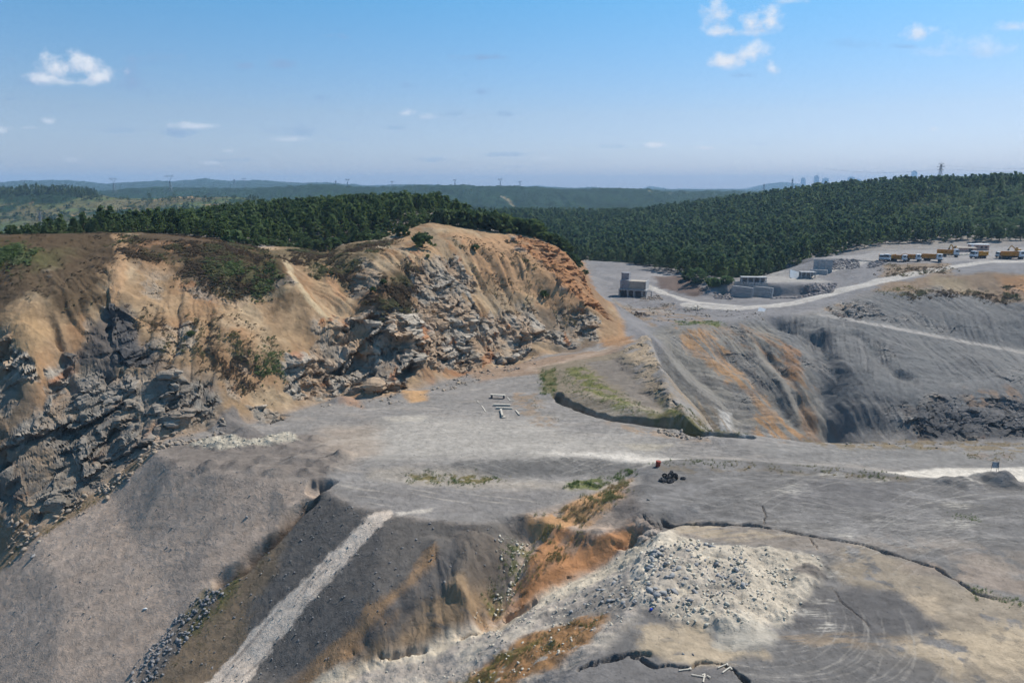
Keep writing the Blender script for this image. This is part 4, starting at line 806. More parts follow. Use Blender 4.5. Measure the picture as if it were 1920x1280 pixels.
# air: one closed box of thin haze round the whole place
def box_mesh(name, x0, x1, y0, y1, z0, z1):
    v = [(x, y, z) for z in (z0, z1) for y in (y0, y1) for x in (x0, x1)]
    return np_mesh(name, np.array(v), [(0,2,3,1),(4,5,7,6),(0,1,5,4),(2,6,7,3),(0,4,6,2),(1,3,7,5)])
mh = bpy.data.materials.new('thin_air'); mh.use_nodes = True; ht = mh.node_tree; ht.nodes.remove(ht.nodes['Principled BSDF'])
pv = nd(ht, 'ShaderNodeVolumePrincipled'); pv.inputs['Density'].default_value = HAZE if 'HAZE' in globals() else 1.0e-4; pv.inputs['Color'].default_value = (.48, .72, 1, 1); pv.inputs['Anisotropy'].default_value = 0.
ht.links.new(pv.outputs[0], ht.nodes['Material Output'].inputs['Volume'])
if not os.environ.get('NOHAZE'):
    hz_ = obj('haze', box_mesh('haze', -14500, 14500, -300, 15500, min(float(co[:, 2].min()), float(FZ.min()))-1, 260), mh); tag(hz_, 'thin blue haze over the far hills', kind='stuff')
sc = bpy.context.scene; sc.render.engine = 'CYCLES'
sc.view_settings.view_transform = 'Standard'; sc.view_settings.look = 'None'; sc.view_settings.exposure = .62; sc.view_settings.gamma = 1; sc.view_settings.use_curve_mapping = False
cy = sc.cycles; cy.max_bounces = 5; cy.diffuse_bounces = 2; cy.glossy_bounces = 1; cy.transmission_bounces = 2; cy.volume_bounces = 0; cy.transparent_max_bounces = 8; cy.use_denoising = True
try: cy.denoiser = 'OPENIMAGEDENOISE'; cy.denoising_prefilter = 'FAST'; cy.denoising_input_passes = 'RGB'
except Exception as e: print(e)
cy.use_adaptive_sampling = True; cy.adaptive_threshold = .02; cy.volume_step_rate = 10; cy.use_fast_gi = False; cy.sample_clamp_indirect = 5
print('setting', time.time()-T0)
import bmesh
# ------------------------------------------------------------------ small modelling kit
class MB:
    def __init__(s): s.b = bmesh.new()
    def box(s, sx, sy, sz, at=(0,0,0), rot=(0,0,0), bev=0, top=(1,1), shear=0):
        old = set(s.b.verts); r = bmesh.ops.create_cube(s.b, size=1); vs = r['verts']
        for v in vs:
            t = top if v.co.z > 0 else (1, 1); v.co = Vector((v.co.x*sx*t[0]+(shear if v.co.z > 0 else 0), v.co.y*sy*t[1], v.co.z*sz))
        if bev: bmesh.ops.bevel(s.b, geom=list({e for v in vs for e in v.link_edges}), offset=bev, segments=2, affect='EDGES')
        vv = [v for v in s.b.verts if v not in old]
        M = Matrix.Translation(at) @ (Matrix.Rotation(rot[2], 4, 'Z') @ Matrix.Rotation(rot[1], 4, 'Y') @ Matrix.Rotation(rot[0], 4, 'X'))
        for v in vv: v.co = M @ v.co
        for v in s.b.verts: v.tag = True
        return s
    def cyl(s, r, h, at=(0,0,0), rot=(0,0,0), seg=14, r2=None):
        bmesh.ops.create_cone(s.b, cap_ends=True, segments=seg, radius1=r, radius2=r if r2 is None else r2, depth=h)
        M = Matrix.Translation(at) @ (Matrix.Rotation(rot[2], 4, 'Z') @ Matrix.Rotation(rot[1], 4, 'Y') @ Matrix.Rotation(rot[0], 4, 'X'))
        for v in s.b.verts:
            if not v.tag: v.co = M @ v.co; v.tag = True
        return s
    def bar(s, a, b, t, seg=4):
        a, b = Vector(a), Vector(b); d = b-a
        bmesh.ops.create_cone(s.b, cap_ends=True, segments=seg, radius1=t, radius2=t, depth=d.length)
        M = Matrix.Translation((a+b)/2) @ d.to_track_quat('Z', 'Y').to_matrix().to_4x4()
        for v in s.b.verts:
            if not v.tag: v.co = M @ v.co; v.tag = True
        return s
    def torus(s, R, r, at=(0,0,0), rot=(0,0,0), su=18, sv=8, flat=1.):
        M = Matrix.Translation(at) @ (Matrix.Rotation(rot[2], 4, 'Z') @ Matrix.Rotation(rot[1], 4, 'Y') @ Matrix.Rotation(rot[0], 4, 'X')); g = []
        for i in range(su):
            a = 2*math.pi*i/su; g.append([s.b.verts.new(M @ Vector(((R+r*math.cos(b))*math.cos(a), (R+r*math.cos(b))*math.sin(a), r*flat*math.sin(b)))) for b in [2*math.pi*j/sv for j in range(sv)]])
        for i in range(su):
            for j in range(sv): s.b.faces.new((g[i][j], g[(i+1)%su][j], g[(i+1)%su][(j+1)%sv], g[i][(j+1)%sv]))
        for v in s.b.verts: v.tag = True
        return s
    def build(s, name, mat, parent=None, **k):
        bmesh.ops.recalc_face_normals(s.b, faces=s.b.faces); me = bpy.data.meshes.new(name); s.b.to_mesh(me); s.b.free(); return obj(name, me, mat, parent, **k)
def empty(name, loc, rz=0, label=None, cat=None, group=None, rot=None):
    o = bpy.data.objects.new(name, None); C.objects.link(o); o.empty_display_size = .1; o.location = loc; o.rotation_euler = rot if rot else (0, 0, rz); return tag(o, label, cat, group)
def copy_tree(o, parent=None):
    c = o.copy(); C.objects.link(c); c.parent = parent
    for ch in [q for q in list(bpy.data.objects) if q.parent == o]: copy_tree(ch, c)
    return c
KIDS = {}
def copy_fast(o, kids):               # a thing and its direct parts
    c = o.copy(); C.objects.link(c)
    for k in kids: q = k.copy(); C.objects.link(q); q.parent = c
    return c
def G(u, v, dz=0):                    # ground point seen at that place of the photograph
    x, y, _ = hit(u, v); return (float(x), float(y), float(height(np.array([x]), np.array([y]))[0])+dz)
lm = lambda c, k=.9: tuple(lin(c)*k)
M = dict(
 white=mat_var('white_paint', lm((225,225,225)), .5, .06, 1), orange=mat_var('orange_paint', lm((214,150,48)), .55, .15, 1.2), dkorange=mat_var('shaded_orange_paint', lm((190,128,46)), .6, .2, 1.2),  # darker orange: shaded sides of the truck beds painted into the colour
 black=mat_var('tyre_rubber', (.02,.02,.022), .8, .3, 5), steel=mat_var('dark_steel', (.06,.06,.065), .6, .3, 2), glass=mat_var('window_glass', (.03,.04,.05), .15, .2, 1),
 conc=mat_var('weathered_concrete', lm((172,170,168)), .95, .16, .6, .3), dconc=mat_var('darker_concrete', lm((146,146,150)), .95, .2, .5, .3), tan=mat_var('sandy_fill', lm((176,164,148)), .95, .15, .8, .3),  # second concrete is a darker grey, for tower blocks and back walls
 panel=mat_var('white_panel', lm((226,226,224)), .7, .05, 1), red=mat_var('rusty_red', lm((150,66,48)), .7, .25, 2), pink=mat_var('faded_pink_wall', lm((206,168,150)), .9, .12, .4), wood=mat_var('bleached_timber', lm((196,186,170)), .9, .15, 1.5),
 galv=mat_var('galvanised_steel', (.16,.17,.18), .6, .1, 1), tower=mat_var('tower_facade', (.26,.30,.34), .5, .1, .02), blue=mat_var('blue_plastic', lm((40,80,190)), .5, .1, 2),
 rock=mat_var('grey_boulder', lm((150,148,146)), .95, .3, .9, .5), rockw=mat_var('pale_rubble', lm((216,206,188)), .95, .14, .8, .5, c2=lm((178,168,148))), rockd=mat_var('dark_rubble', lm((106,106,110)), .95, .3, .8, .5, c2=lm((150,146,142))),
 rockt=mat_var('tan_rubble', lm((188,164,136)), .95, .3, .5, .5, c2=lm((128,124,120))), bark=mat_var('pine_bark', lm((104,82,66)), .95, .25, 2), stonewall=mat_var('dark_stone', lm((120,120,128)), .95, .3, .7, .5, c2=lm((160,146,132))))
L_pine = mat_leaf('pine_needles', (.060,.092,.032), (.092,.135,.046), (.14,.185,.065)); L_far = mat_leaf('far_pine_needles', (.056,.096,.046), (.092,.14,.062), (.15,.195,.08), .05)
L_leaf = mat_leaf('broad_leaves', (.05,.08,.03), (.08,.12,.045), (.12,.16,.065), .4); L_light = mat_leaf('light_leaves', (.07,.12,.045), (.11,.17,.065), (.15,.20,.08), .5)
L_scrub = mat_leaf('dry_scrub', (.15,.105,.07), (.20,.145,.09), (.19,.19,.09), .1); L_grass = mat_leaf('dry_grass', (.15,.17,.07), (.26,.24,.11), (.38,.29,.16), .25)
L_scr2 = mat_leaf('hillside_scrub', (.075,.12,.05), (.12,.17,.07), (.17,.21,.09), .03); L_green = mat_leaf('green_weeds', (.12,.17,.06), (.18,.24,.09), (.26,.28,.13), .3)
# ------------------------------------------------------------------ foliage
def crown_arr(rg, H_, R, z0, n, q, size, kind='pine'):
    cs = []; 
    while len(cs) < n:
        t = rg.random()**(1.1 if kind == 'pine' else .8); z = z0+(H_-z0)*t
        prof = (min(1, t/.22+.3)*(1-t)**.62*1.2 if kind == 'pine' else math.sqrt(max(1-(2*t-1)**2*.92, 0)))
        a = rg.random()*2*math.pi; r = R*prof*(.35+.65*math.sqrt(rg.random()))*(.85+.3*rg.random()); cs.append((r*math.cos(a), r*math.sin(a), z))
    cs = np.array(cs); c = np.repeat(cs, q, 0); m = len(c)
    d = rg.normal(size=(m, 3)); d /= np.linalg.norm(d, axis=1, keepdims=True); cr = (R*.28 if kind == 'pine' else R*.3)
    c = c+d*(cr*(.4+.6*rg.random((m, 1))))*[1, 1, .6]
    a = rg.normal(size=(m, 3))+d*.3; a /= np.linalg.norm(a, axis=1, keepdims=True); b = np.cross(a, rg.normal(size=(m, 3))); b /= np.linalg.norm(b, axis=1, keepdims=True)
    s = size*(.6+.8*rg.random((m, 1))); v = np.stack([c-a*s-b*s*.6, c+a*s-b*s*.5, c+a*s*.8+b*s*.6, c-a*s*.9+b*s*.5], 1)
    return v.reshape(-1, 3)
def trunk_mesh(rg, H_, r, limbs=5):
    m = MB(); p = Vector((0, 0, -1.)); k = 5
    for i in range(k):
        q = Vector((p.x+rg.normal()*.12, p.y+rg.normal()*.12, -1+(H_*.9+1)*(i+1)/k)); d = q-p
        bmesh.ops.create_cone(m.b, cap_ends=True, segments=6, radius1=r*(1-i/k*.8), radius2=r*(1-(i+1)/k*.8), depth=d.length)
        T = Matrix.Translation((p+q)/2) @ d.to_track_quat('Z', 'Y').to_matrix().to_4x4()
        for v in m.b.verts:
            if not v.tag: v.co = T @ v.co; v.tag = True
        p = q
    for i in range(limbs):
        z = H_*(.3+.5*i/limbs); a = rg.random()*6.28; m.bar((0, 0, z), (math.cos(a)*H_*.18, math.sin(a)*H_*.18, z+H_*.08), r*.3, 4)
    me = bpy.data.meshes.new('trunk'); m.b.to_mesh(me); m.b.free(); return me
def crown_mesh(v): return np_mesh('crown', v, np.arange(len(v)).reshape(-1, 4))
def tree_kind(seed, H_, R, z0, n, q, size, leaf, kind='pine'):
    rg = np.random.default_rng(seed); cm = crown_mesh(crown_arr(rg, H_, R, z0, n, q, size, kind)); cm.materials.append(leaf); tm = trunk_mesh(rg, H_, .2 if kind == 'pine' else .25); tm.materials.append(M['bark']); return cm, tm
pines = [tree_kind(20+i, 9.5+i*.5, 2.7+.2*(i%3), 2.2, 34, 13, .42, L_pine) for i in range(5)]
def put_tree(name, meshes, loc, s, rz, label, cat, group):
    r = empty(name, loc, rz, label, cat, group); r.scale = (s, s, s*1.0); obj('crown', meshes[0], None, r); obj('trunk', meshes[1], None, r); return r
def jitter(poly, step, rg):
    x0, y0 = poly.min(0); x1, y1 = poly.max(0); X, Y = np.meshgrid(np.arange(x0, x1, step), np.arange(y0, y1, step)); X = X.ravel(); Y = Y.ravel()
    X = X+(rg.random(len(X))-.5)*step*.9; Y = Y+(rg.random(len(Y))-.5)*step*.9; k = pinside(X, Y, poly); return X[k], Y[k]
rg = np.random.default_rng(5)
# woods behind the left hill
cw = [(a*y, y) for a, y in [(-.80,272),(-.66,232),(-.58,236),(-.5,240),(-.4,243),(-.34,248),(-.28,262),(-.24,272),(-.19,284),(-.14,292),(-.115,303),(-.09,318),(-.06,321),(-.02,326),(.02,330),(.05,330),(.075,345),(.09,400),(.09,520),(-.05,520),(-.2,470),(-.4,430),(-.6,380),(-.8,400)]]
lx, ly = jitter(np.array(cw), 4.3, rg)
k = ~((lx/ly < -.56) & (rg.random(len(lx)) < .35)); lx, ly = lx[k], ly[k]
# forest on the right hand hill
fw_ = [(a*y, y) for a, y in [(.0,540),(.085,545),(.13,520),(.19,470),(.235,428),(.262,395),(.285,398),(.30,412),(.33,420),(.37,445),(.40,458),(.45,490),(.52,530),(.6,545),(.7,530),(.86,520),(.86,960),(.6,1000),(.2,1080),(-.06,1100),(-.06,800)]]
rx, ry = jitter(np.array(fw_), 6.5, rg)
aa = rx/ry; uu = 960+aa*1417; rz_ = ground_z(rx, ry)
scrubby = mask(rx, ry, np.array([(.46*600,600),(.50*680,680),(.56*740,740),(.62*780,780),(.70*790,790),(.86*790,790),(.86*540,540),(.7*545,545),(.58*560,560)]), 8, 14, .02, 7, True)
keep = (rg.random(len(rx)) > scrubby*.93); bushx, bushy, bushz = rx[~keep], ry[~keep], rz_[~keep]; rx, ry, rz_ = rx[keep], ry[keep], rz_[keep]
lz_ = ground_z(lx, ly)
TX = np.concatenate([lx, rx]); TY = np.concatenate([ly, ry]); TZ = np.concatenate([lz_, rz_]); near_wood = np.arange(len(TX)) < len(lx)
TS = (.68+.55*rg.random(len(TX)))*np.where(near_wood, .82, 1.12)
# smaller trees towards the edge of the left wood
ed, _ = pdist(TX[:len(lx)], TY[:len(lx)], np.array(cw)); TS[:len(lx)] *= .55+.45*ss(0, 26, ed)
def horizon_vis(X, Y, Z, hgt, w, prior=None):
    # angular part of each crown that shows above everything nearer; ground included
    n = 3000; az = X/Y; bins = ((az+.9)/1.8*n).astype(int).clip(0, n-1); run = np.full(n, -9.)
    oc = np.full(len(X), -9.)
    for t in np.linspace(.3, .985, 60):
        gz = ground_z(X*t, Y*t); oc = np.maximum(oc, (gz-CZ)/(Y*t))
    order = np.argsort(Y); vis = np.zeros(len(X))
    for i in order:
        top = (Z[i]+hgt[i]-CZ)/Y[i]; bot = (Z[i]+hgt[i]*.2-CZ)/Y[i]; hw = max(int(w[i]/Y[i]/1.8*n*.7), 1); b0 = max(bins[i]-hw, 0); b1 = bins[i]+hw+1
        cur = np.maximum(run[b0:b1], oc[i]); vis[i] = np.clip(top-np.maximum(cur, bot), 0, None).mean()*w[i]/Y[i]
        run[b0:b1] = np.maximum(run[b0:b1], top)
    return vis, oc
vis, oc = horizon_vis(TX, TY, TZ, 10.5*TS, 2.8*TS)
inview = np.abs(TX/TY) < .70; order = np.argsort(-(vis*inview)); ind = order[:300]; rest = np.ones(len(TX), bool); rest[ind] = False
rest &= (TZ+13*TS+3-CZ)/TY > oc
for i in ind:
    a = TX[i]/TY[i]; left = near_wood[i]
    lab, grp = (('dark green pine in the wood behind the crest of the tan cliff hill', 'pines in the wood behind the tan hill') if left else ('dark pine in the big forest above the far grey yard', 'pines of the forest above the far yard'))
    put_tree('pine_tree', pines[rg.integers(5)], (float(TX[i]), float(TY[i]), float(TZ[i])-.2), float(TS[i]), rg.random()*6.28, lab, 'tree', grp)
print('trees', len(TX), 'rest', rest.sum(), time.time()-T0)
def merge(name, templates, X, Y, Z, S, mat, rg, label, zs=None, base=None):
    out = []; pick = rg.integers(len(templates), size=len(X)); ang = rg.random(len(X))*6.283
    for t, tv_ in enumerate(templates):
        j = np.nonzero(pick == t)[0]
        if not len(j): continue
        c, s_ = np.cos(ang[j])[:, None], np.sin(ang[j])[:, None]; sc_j = S[j][:, None]; zz = sc_j if zs is None else zs[j][:, None]
        vx = (tv_[:, 0]*c-tv_[:, 1]*s_)*sc_j+X[j][:, None]; vy = (tv_[:, 0]*s_+tv_[:, 1]*c)*sc_j+Y[j][:, None]; vz = tv_[:, 2]*zz+Z[j][:, None]
        out.append(np.stack([vx, vy, vz], -1).reshape(-1, 3))
    v = np.concatenate(out); return tag(obj(name, np_mesh(name, v, np.arange(len(v)).reshape(-1, 4)), mat), label, kind='stuff')
nr_ = rest & near_wood; fr_ = rest & ~near_wood & (TY < 650); ff_ = rest & ~near_wood & (TY >= 650)
tA = [crown_arr(np.random.default_rng(60+i), 10, 2.9, 2, 30, 7, .55) for i in range(4)]; tB = [crown_arr(np.random.default_rng(70+i), 10.5, 2.9, 1.5, 24, 5, .75) for i in range(5)]; tC = [crown_arr(np.random.default_rng(80+i), 10.5, 3.0, 1.0, 18, 4, .95) for i in range(5)]
for m_, tt, mt_, lb in ((nr_, tA, L_pine, 'deeper rows of the pine wood behind the tan hill'), (fr_, tB, L_far, 'nearer slopes of the dense pine forest above the yard'), (ff_, tC, L_far, 'upper slopes and ridge of the dense pine forest')):
    if m_.any(): merge('forest', tt, TX[m_], TY[m_], TZ[m_], TS[m_], mt_, rg, lb)
tD = [crown_arr(np.random.default_rng(90+i), 3.2, 2.2, .2, 14, 5, .5, 'round') for i in range(3)]
merge('scrub', tD, bushx, bushy, bushz, .8+.9*rg.random(len(bushx)), L_scr2, rg, 'low green scrub on the hillside at the upper right')
# scrub and sapling dots on the green hillside far to the left, and tree clumps of the far ridges
def farscatter(poly, step, tpl, s0, s1, mat, label, name='scrub', prob=1.):
    X, Y = jitter(np.array([(a*y, y) for a, y in poly]), step, rg); k = rg.random(len(X)) < prob; X, Y = X[k], Y[k]
    fz = far_surface(X, Y); merge(name, tpl, X, Y, fz, s0+(s1-s0)*rg.random(len(X))**2, mat, rg, label)
from mathutils.bvhtree import BVHTree
_fzg = FZ.reshape(len(fy), len(fa))
def far_surface(X, Y):
    a = X/Y; i = np.clip(np.searchsorted(fy, Y)-1, 0, len(fy)-2); j = ((a+.88)/1.76*(len(fa)-1)).astype(int).clip(0, len(fa)-2); return _fzg[i, j]
farscatter([(-.72,800),(-.36,800),(-.33,1000),(-.30,1380),(-.72,1380)], 12, tD, .7, 2.0, L_leaf, 'green bushes dotted over the far hillside at the left', prob=.55)
farscatter([(-.70,1330),(-.55,1330),(-.55,1400),(-.70,1400)], 9, tC, .9, 1.3, L_far, 'dark trees along the top of the far left hill', 'forest')
farscatter([(-.56,1380),(-.33,1370),(-.33,1400),(-.56,1400)], 24, tC, .7, 1.5, L_far, 'scattered trees along the far left ridge', 'forest', .5)
# ------------------------------------------------------------------ single shrubs and trees one can point to
def shrub_mesh(seed, n=30, q=16, size=.16, flat=.8): 
    v = crown_arr(np.random.default_rng(seed), 1.7*flat, 1., .08, n, q, size, 'round'); return v
sh = {}
for nm, leaf in (('d', L_leaf), ('l', L_light), ('p', L_pine)):
    for i in range(3):
        me = crown_mesh(shrub_mesh(100+i, 34, 18, .13)); me.name = 'shrub'; me.materials.append(leaf); sh[nm, i] = me
SHR = [(793,463,40,'p','round dark green shrub standing alone below the top of the tan hill'),(437,457,36,'l','big round pale green bush at the edge of the wood on the hill crest'),
 (22,437,24,'d','round green bush at the far left end of the hill crest'),(57,436,22,'p','dark upright bush on the crest, second from the left edge'),(1020,557,17,'p','dark round bush alone on the bare tan slope, right of the grey crags'),
 (358,630,13,'p','small dark bush alone on the tan face below the brown scrub'),(891,463,15,'d','small bush on the tan slope just under the crest bushes'),
 (755,440,26,'d','dark shrub left of the pale track near the hill top'),(710,448,15,'d','small shrub beside the pale track up the hill'),(622,516,10,'d','small green bush on the thin orange spur'),
 (718,526,12,'d','green bush above the grey crags on the hill, upper one'),(700,548,13,'d','green bush above the grey crags on the hill, lower one'),(802,478,8,'p','tiny bush just below the lone dark shrub')]
CRS = [(u_, 400, 30+12*rg.random(), 1.5+6*rg.random()) for u_ in list(range(828, 1010, 10))]+[(u_, 400, 20+8*rg.random(), 1.5+2*rg.random()) for u_ in range(1014, 1075, 12)]+[(808,393,22,4),(790,389,26,5),(1085,0,18,1),(1098,0,14,1)]
def crest_pt(u, back=4.):
    a = None; ca = np.array([p[0]/p[1] for p in crest]); cyy = np.array([p[1] for p in crest]); a = ray(u, 430)[0]/ray(u, 430)[1]; y = float(np.interp(a, ca, cyy))+back; x = a*y; return x, y, float(ground_z(np.array([x]), np.array([y]))[0])
i = 0
for u, v, wpx, kd, lab in SHR:
    if v < 440: x, y, z = crest_pt(u, 2.)
    else: x, y, z = G(u, v)
    s = wpx/F*math.hypot(y, CZ-z)*.5; o = obj('shrub', sh[kd, i % 3], None, None, (x, y, z-.15*s), (0, 0, i*1.3), (s, s, s*1.05)); tag(o, lab, 'shrub'); i += 1
for u, v, wpx, bk in CRS:
    x, y, z = crest_pt(u, bk); s = wpx/F*y*.52; o = obj('shrub', sh['d' if i % 3 else 'p', i % 3], None, None, (x, y, z-.1*s), (0, 0, i*1.7), (s, s, s*1.1)); tag(o, 'green bush in the row along the hill crest right of the pale track', 'shrub', 'bushes along the crest of the tan hill'); i += 1
for u in list(range(455, 730, 17)):
    x, y, z = crest_pt(u, 9.+3*rg.random()); s = (15+9*rg.random())/F*y*.55; o = obj('shrub', sh['d' if i % 4 else 'l', i % 3], None, None, (x, y, z-.1*s), (0, 0, i*1.7), (s, s, s*1.0)); tag(o, 'green bush at the foot of the wood behind the hill crest', 'shrub', 'bushes along the front of the left wood'); i += 1
LT = [(1228,506,40,30,L_leaf,'broad dark tree with a brownish crown at the edge of the far yard'),(1197,497,34,24,L_leaf,'grey-green tree at the yard edge, left of the brownish one'),(1306,536,40,26,L_light,'pale green rounded tree at the forest edge beyond the yard mound'),
      (1335,543,28,16,L_light,'low pale green bush right of the pale green tree'),(1362,547,24,13,L_light,'pale green bush just left of the lower concrete block wall'),(1288,527,20,14,L_light,'small pale green bush left of the pale green tree')]
for u, v, wpx, hpx, leaf, lab in LT:
    x, y, z = G(u, v); y2 = y+4; x2 = x*y2/y; z = float(ground_z(np.array([x2]), np.array([y2]))[0]); R = wpx/F*y2*.5; Hh = hpx/F*y2*1.1
    cm, tm = tree_kind(int(u), Hh, R, Hh*.12, 46, 16, .42, leaf, 'round'); put_tree('broadleaf_tree', (cm, tm), (x2, y2, z-.2), 1., 0, lab, 'tree', None)
print('green', time.time()-T0)
# ------------------------------------------------------------------ loose stones, grass
def rock_tpl(seed):
    b = bmesh.new(); bmesh.ops.create_icosphere(b, subdivisions=1, radius=1); r = np.random.default_rng(seed)
    pl = [(Vector(r.normal(size=3)).normalized(), .35+.45*r.random()) for _ in range(8)]
    for v in b.verts:
        for n, d in pl:
            e = v.co.dot(n)-d
            if e > 0: v.co -= n*e
        v.co = Vector((v.co.x*1.25, v.co.y*.9, v.co.z*.7))
    f = np.array([[v.index for v in fc_.verts] for fc_ in b.faces]); vv = np.array([v.co[:] for v in b.verts]); b.free(); return vv, f
RT = [rock_tpl(i) for i in range(8)]
def rocks(name, X, Y, S, mat, label, sink=.25, kind='stuff'):
    Z = height(X, Y); V_ = []; F_ = []; off = 0; pk = rg.integers(8, size=len(X))
    for t in range(8):
        j = np.nonzero(pk == t)[0]
        if not len(j): continue
        vv, f = RT[t]; n = len(j); a = rg.random(n)*6.28; tl = rg.normal(size=n)*.5; c, s_ = np.cos(a)[:, None], np.sin(a)[:, None]; ct, st_ = np.cos(tl)[:, None], np.sin(tl)[:, None]
        x1 = vv[:, 0]*ct-vv[:, 2]*st_; z1 = vv[:, 0]*st_+vv[:, 2]*ct; x2 = x1*c-vv[:, 1]*s_; y2 = x1*s_+vv[:, 1]*c; sc_j = S[j][:, None]
        V_.append(np.stack([x2*sc_j+X[j][:, None], y2*sc_j+Y[j][:, None], z1*sc_j+(Z[j]+S[j]*(.5-sink))[:, None]-S[j][:, None]*.1], -1).reshape(-1, 3))
        F_.append((f[None]+(np.arange(n)*len(vv))[:, None, None]+off).reshape(-1, 3)); off += n*len(vv)
    return tag(obj(name, np_mesh(name, np.concatenate(V_), None, np.concatenate(F_)), mat), label, kind=kind)
def scat(polypx, n, world=False, clus=None, soft=0):
    n = int(n)
    pg = np.array(polypx) if world else hp(polypx); lo, hi = pg.min(0), pg.max(0); X = np.zeros(0); Y = np.zeros(0)
    while len(X) < n:
        x = lo[0]+(hi[0]-lo[0])*rg.random(n*2); y = lo[1]+(hi[1]-lo[1])*rg.random(n*2); k = pinside(x, y, pg)
        if clus: k &= (fbm(x/clus, y/clus, 3, 77)+.1 > rg.random(len(x))*.5-.1)
        X = np.append(X, x[k]); Y = np.append(Y, y[k])
    X, Y = X[:n], Y[:n]
    if soft: X = X+soft*1.5*n2(X/3, Y/3, 66)+rg.normal(size=n)*soft*.7*rg.random(n); Y = Y+soft*1.5*n2(X/3, Y/3, 67)+rg.normal(size=n)*soft*.7*rg.random(n)
    return X, Y
def sizes(n, a, b, p=3.): return a+(b-a)*rg.random(n)**(p*1.8)
for poly, n, a, b, mt_, lab, cl in (
  ([(1190,1060),(1260,1030),(1340,1035),(1400,1060),(1400,1110),(1330,1150),(1240,1140),(1180,1110)], 260, .18, .75, 'rock', 'larger grey blocks among the white heap', 4),
  ([(1150,1085),(1230,1060),(1240,1140),(1140,1150),(1060,1150)], 200, .12, .5, 'rock', 'grey blocks below the left shoulder of the white heap', 3),
  (heapRw, 2200, .03, .42, 'rockw', 'pale broken rubble of the big white heap', 5), ([(1100,1080),(1190,1020),(1240,1012),(1210,1120),(1180,1165),(1100,1200),(1000,1270),(800,1290),(700,1270),(840,1205),(1000,1135)], 1500, .03, .32, 'rockw', 'pale rubble spilling down the near slope', 4),
  ([(355,836),(420,822),(470,830),(540,812),(560,828),(500,838),(420,845)], 500, .06, .4, 'rockw', 'white rubble strip beside the cliff foot', None),
  ([(285,835),(600,905),(600,925),(420,1085),(260,1270),(0,1270),(0,1080),(200,930)], 900, .03, .25, 'rockd', 'stones scattered over the big grey waste slope', None),
  ([(604,930),(720,970),(960,990),(900,1090),(700,1200),(560,1280),(300,1280),(420,1100)], 1500, .03, .28, 'rockd', 'stones scattered over the dark waste slope', None),
  ([(420,1085),(440,1085),(300,1270),(240,1285),(250,1250),(340,1150)], 1000, .05, .55, 'rockd', 'boulders fallen into the gully between the slopes', None),
  ([(700,965),(730,965),(700,1020),(600,1130),(480,1285),(400,1285),(520,1150)], 300, .03, .18, 'rockw', 'pale stones of the white streak down the dark slope', None),
  ([(930,1000),(1000,985),(990,1050),(950,1110),(900,1160),(870,1160),(930,1080)], 320, .05, .45, 'rockw', 'pale stones in the green gully', None),
  ([(600,750),(760,735),(900,695),(1000,670),(1010,680),(900,715),(760,755),(600,770)], 700, .1, .7, 'rockt', 'stones fallen at the foot of the crags', 6),
  ([(1240,800),(1290,812),(1330,822),(1270,822),(1230,812)], 160, .15, .6, 'rockt', 'rocks at the end of the ditch', None),
  ([(0,980),(70,985),(200,905),(300,822),(420,800),(430,815),(300,845),(120,990),(0,1080)], 900, .12, .9, 'rockt', 'stones at the foot of the left cliff', 6),
  ([(1260,865),(1900,905),(1920,1280),(1100,1280),(1240,1010)], 1200, .02, .12, 'rock', 'small stones strewn over the near bench', None),
  ([(600,790),(1100,720),(1200,840),(1100,900),(620,880)], 900, .04, .16, 'rock', 'small stones strewn over the quarry floor', None),
  ([(1440,560),(1500,556),(1505,534),(1570,530),(1560,550)], 900, .4, 1.3, 'stonewall', 'dark tipped stone bank below the middle terrace', None),
  ([(1560,506),(1612,503),(1612,487),(1562,489)], 500, .4, 1.2, 'stonewall', 'dark tipped stone bank below the truck terrace', None),
  ([(1630,491),(1665,490),(1655,498),(1625,505)], 200, .4, 1.1, 'stonewall', 'dark stones at the terrace lip under the trucks', None),
  ([(1340,548),(1375,552),(1375,562),(1340,560)], 160, .4, 1.2, 'stonewall', 'broken blocks lying left of the lower wall', None),
  ([(1200,560),(1235,553),(1245,562),(1200,566)], 120, .3, 1.0, 'rockt', 'broken rubble right of the ruined concrete structure', None),
  ([(1150,563),(1240,567),(1330,580),(1440,585),(1440,600),(1300,600),(1160,580)], 1000, .15, .7, 'rockt', 'stones over the bank above the far pit', 8),
  ([(1700,780),(1760,745),(1930,740),(1930,822),(1720,822)], 260, .2, .8, 'rockd', 'dark broken rock at the pit foot', 10),
  ([(1540,826),(1920,832),(1920,842),(1540,838)], 700, .1, .5, 'rockt', 'stones along the grassy lip of the pit', None)):
    X, Y = scat(poly, n, world=poly is heapRw, clus=cl); rocks('rubble', X, Y, sizes(n, a, b, 3.5 if b < 1 else 2), M[mt_], lab)
def boulder(u, v, wpx, mt_, lab, grp=None, seed=0):
    x, y, z = G(u, v); s = wpx/F*math.hypot(y, CZ-z)*.42; vv, f = RT[seed % 8]; me = np_mesh('boulder', vv, None, f); tag(obj('boulder', me, M[mt_], None, (x, y, z+.25*s), (.3*seed, .2, seed), (s, s*.9, s*1.1)), lab, 'boulder', grp)
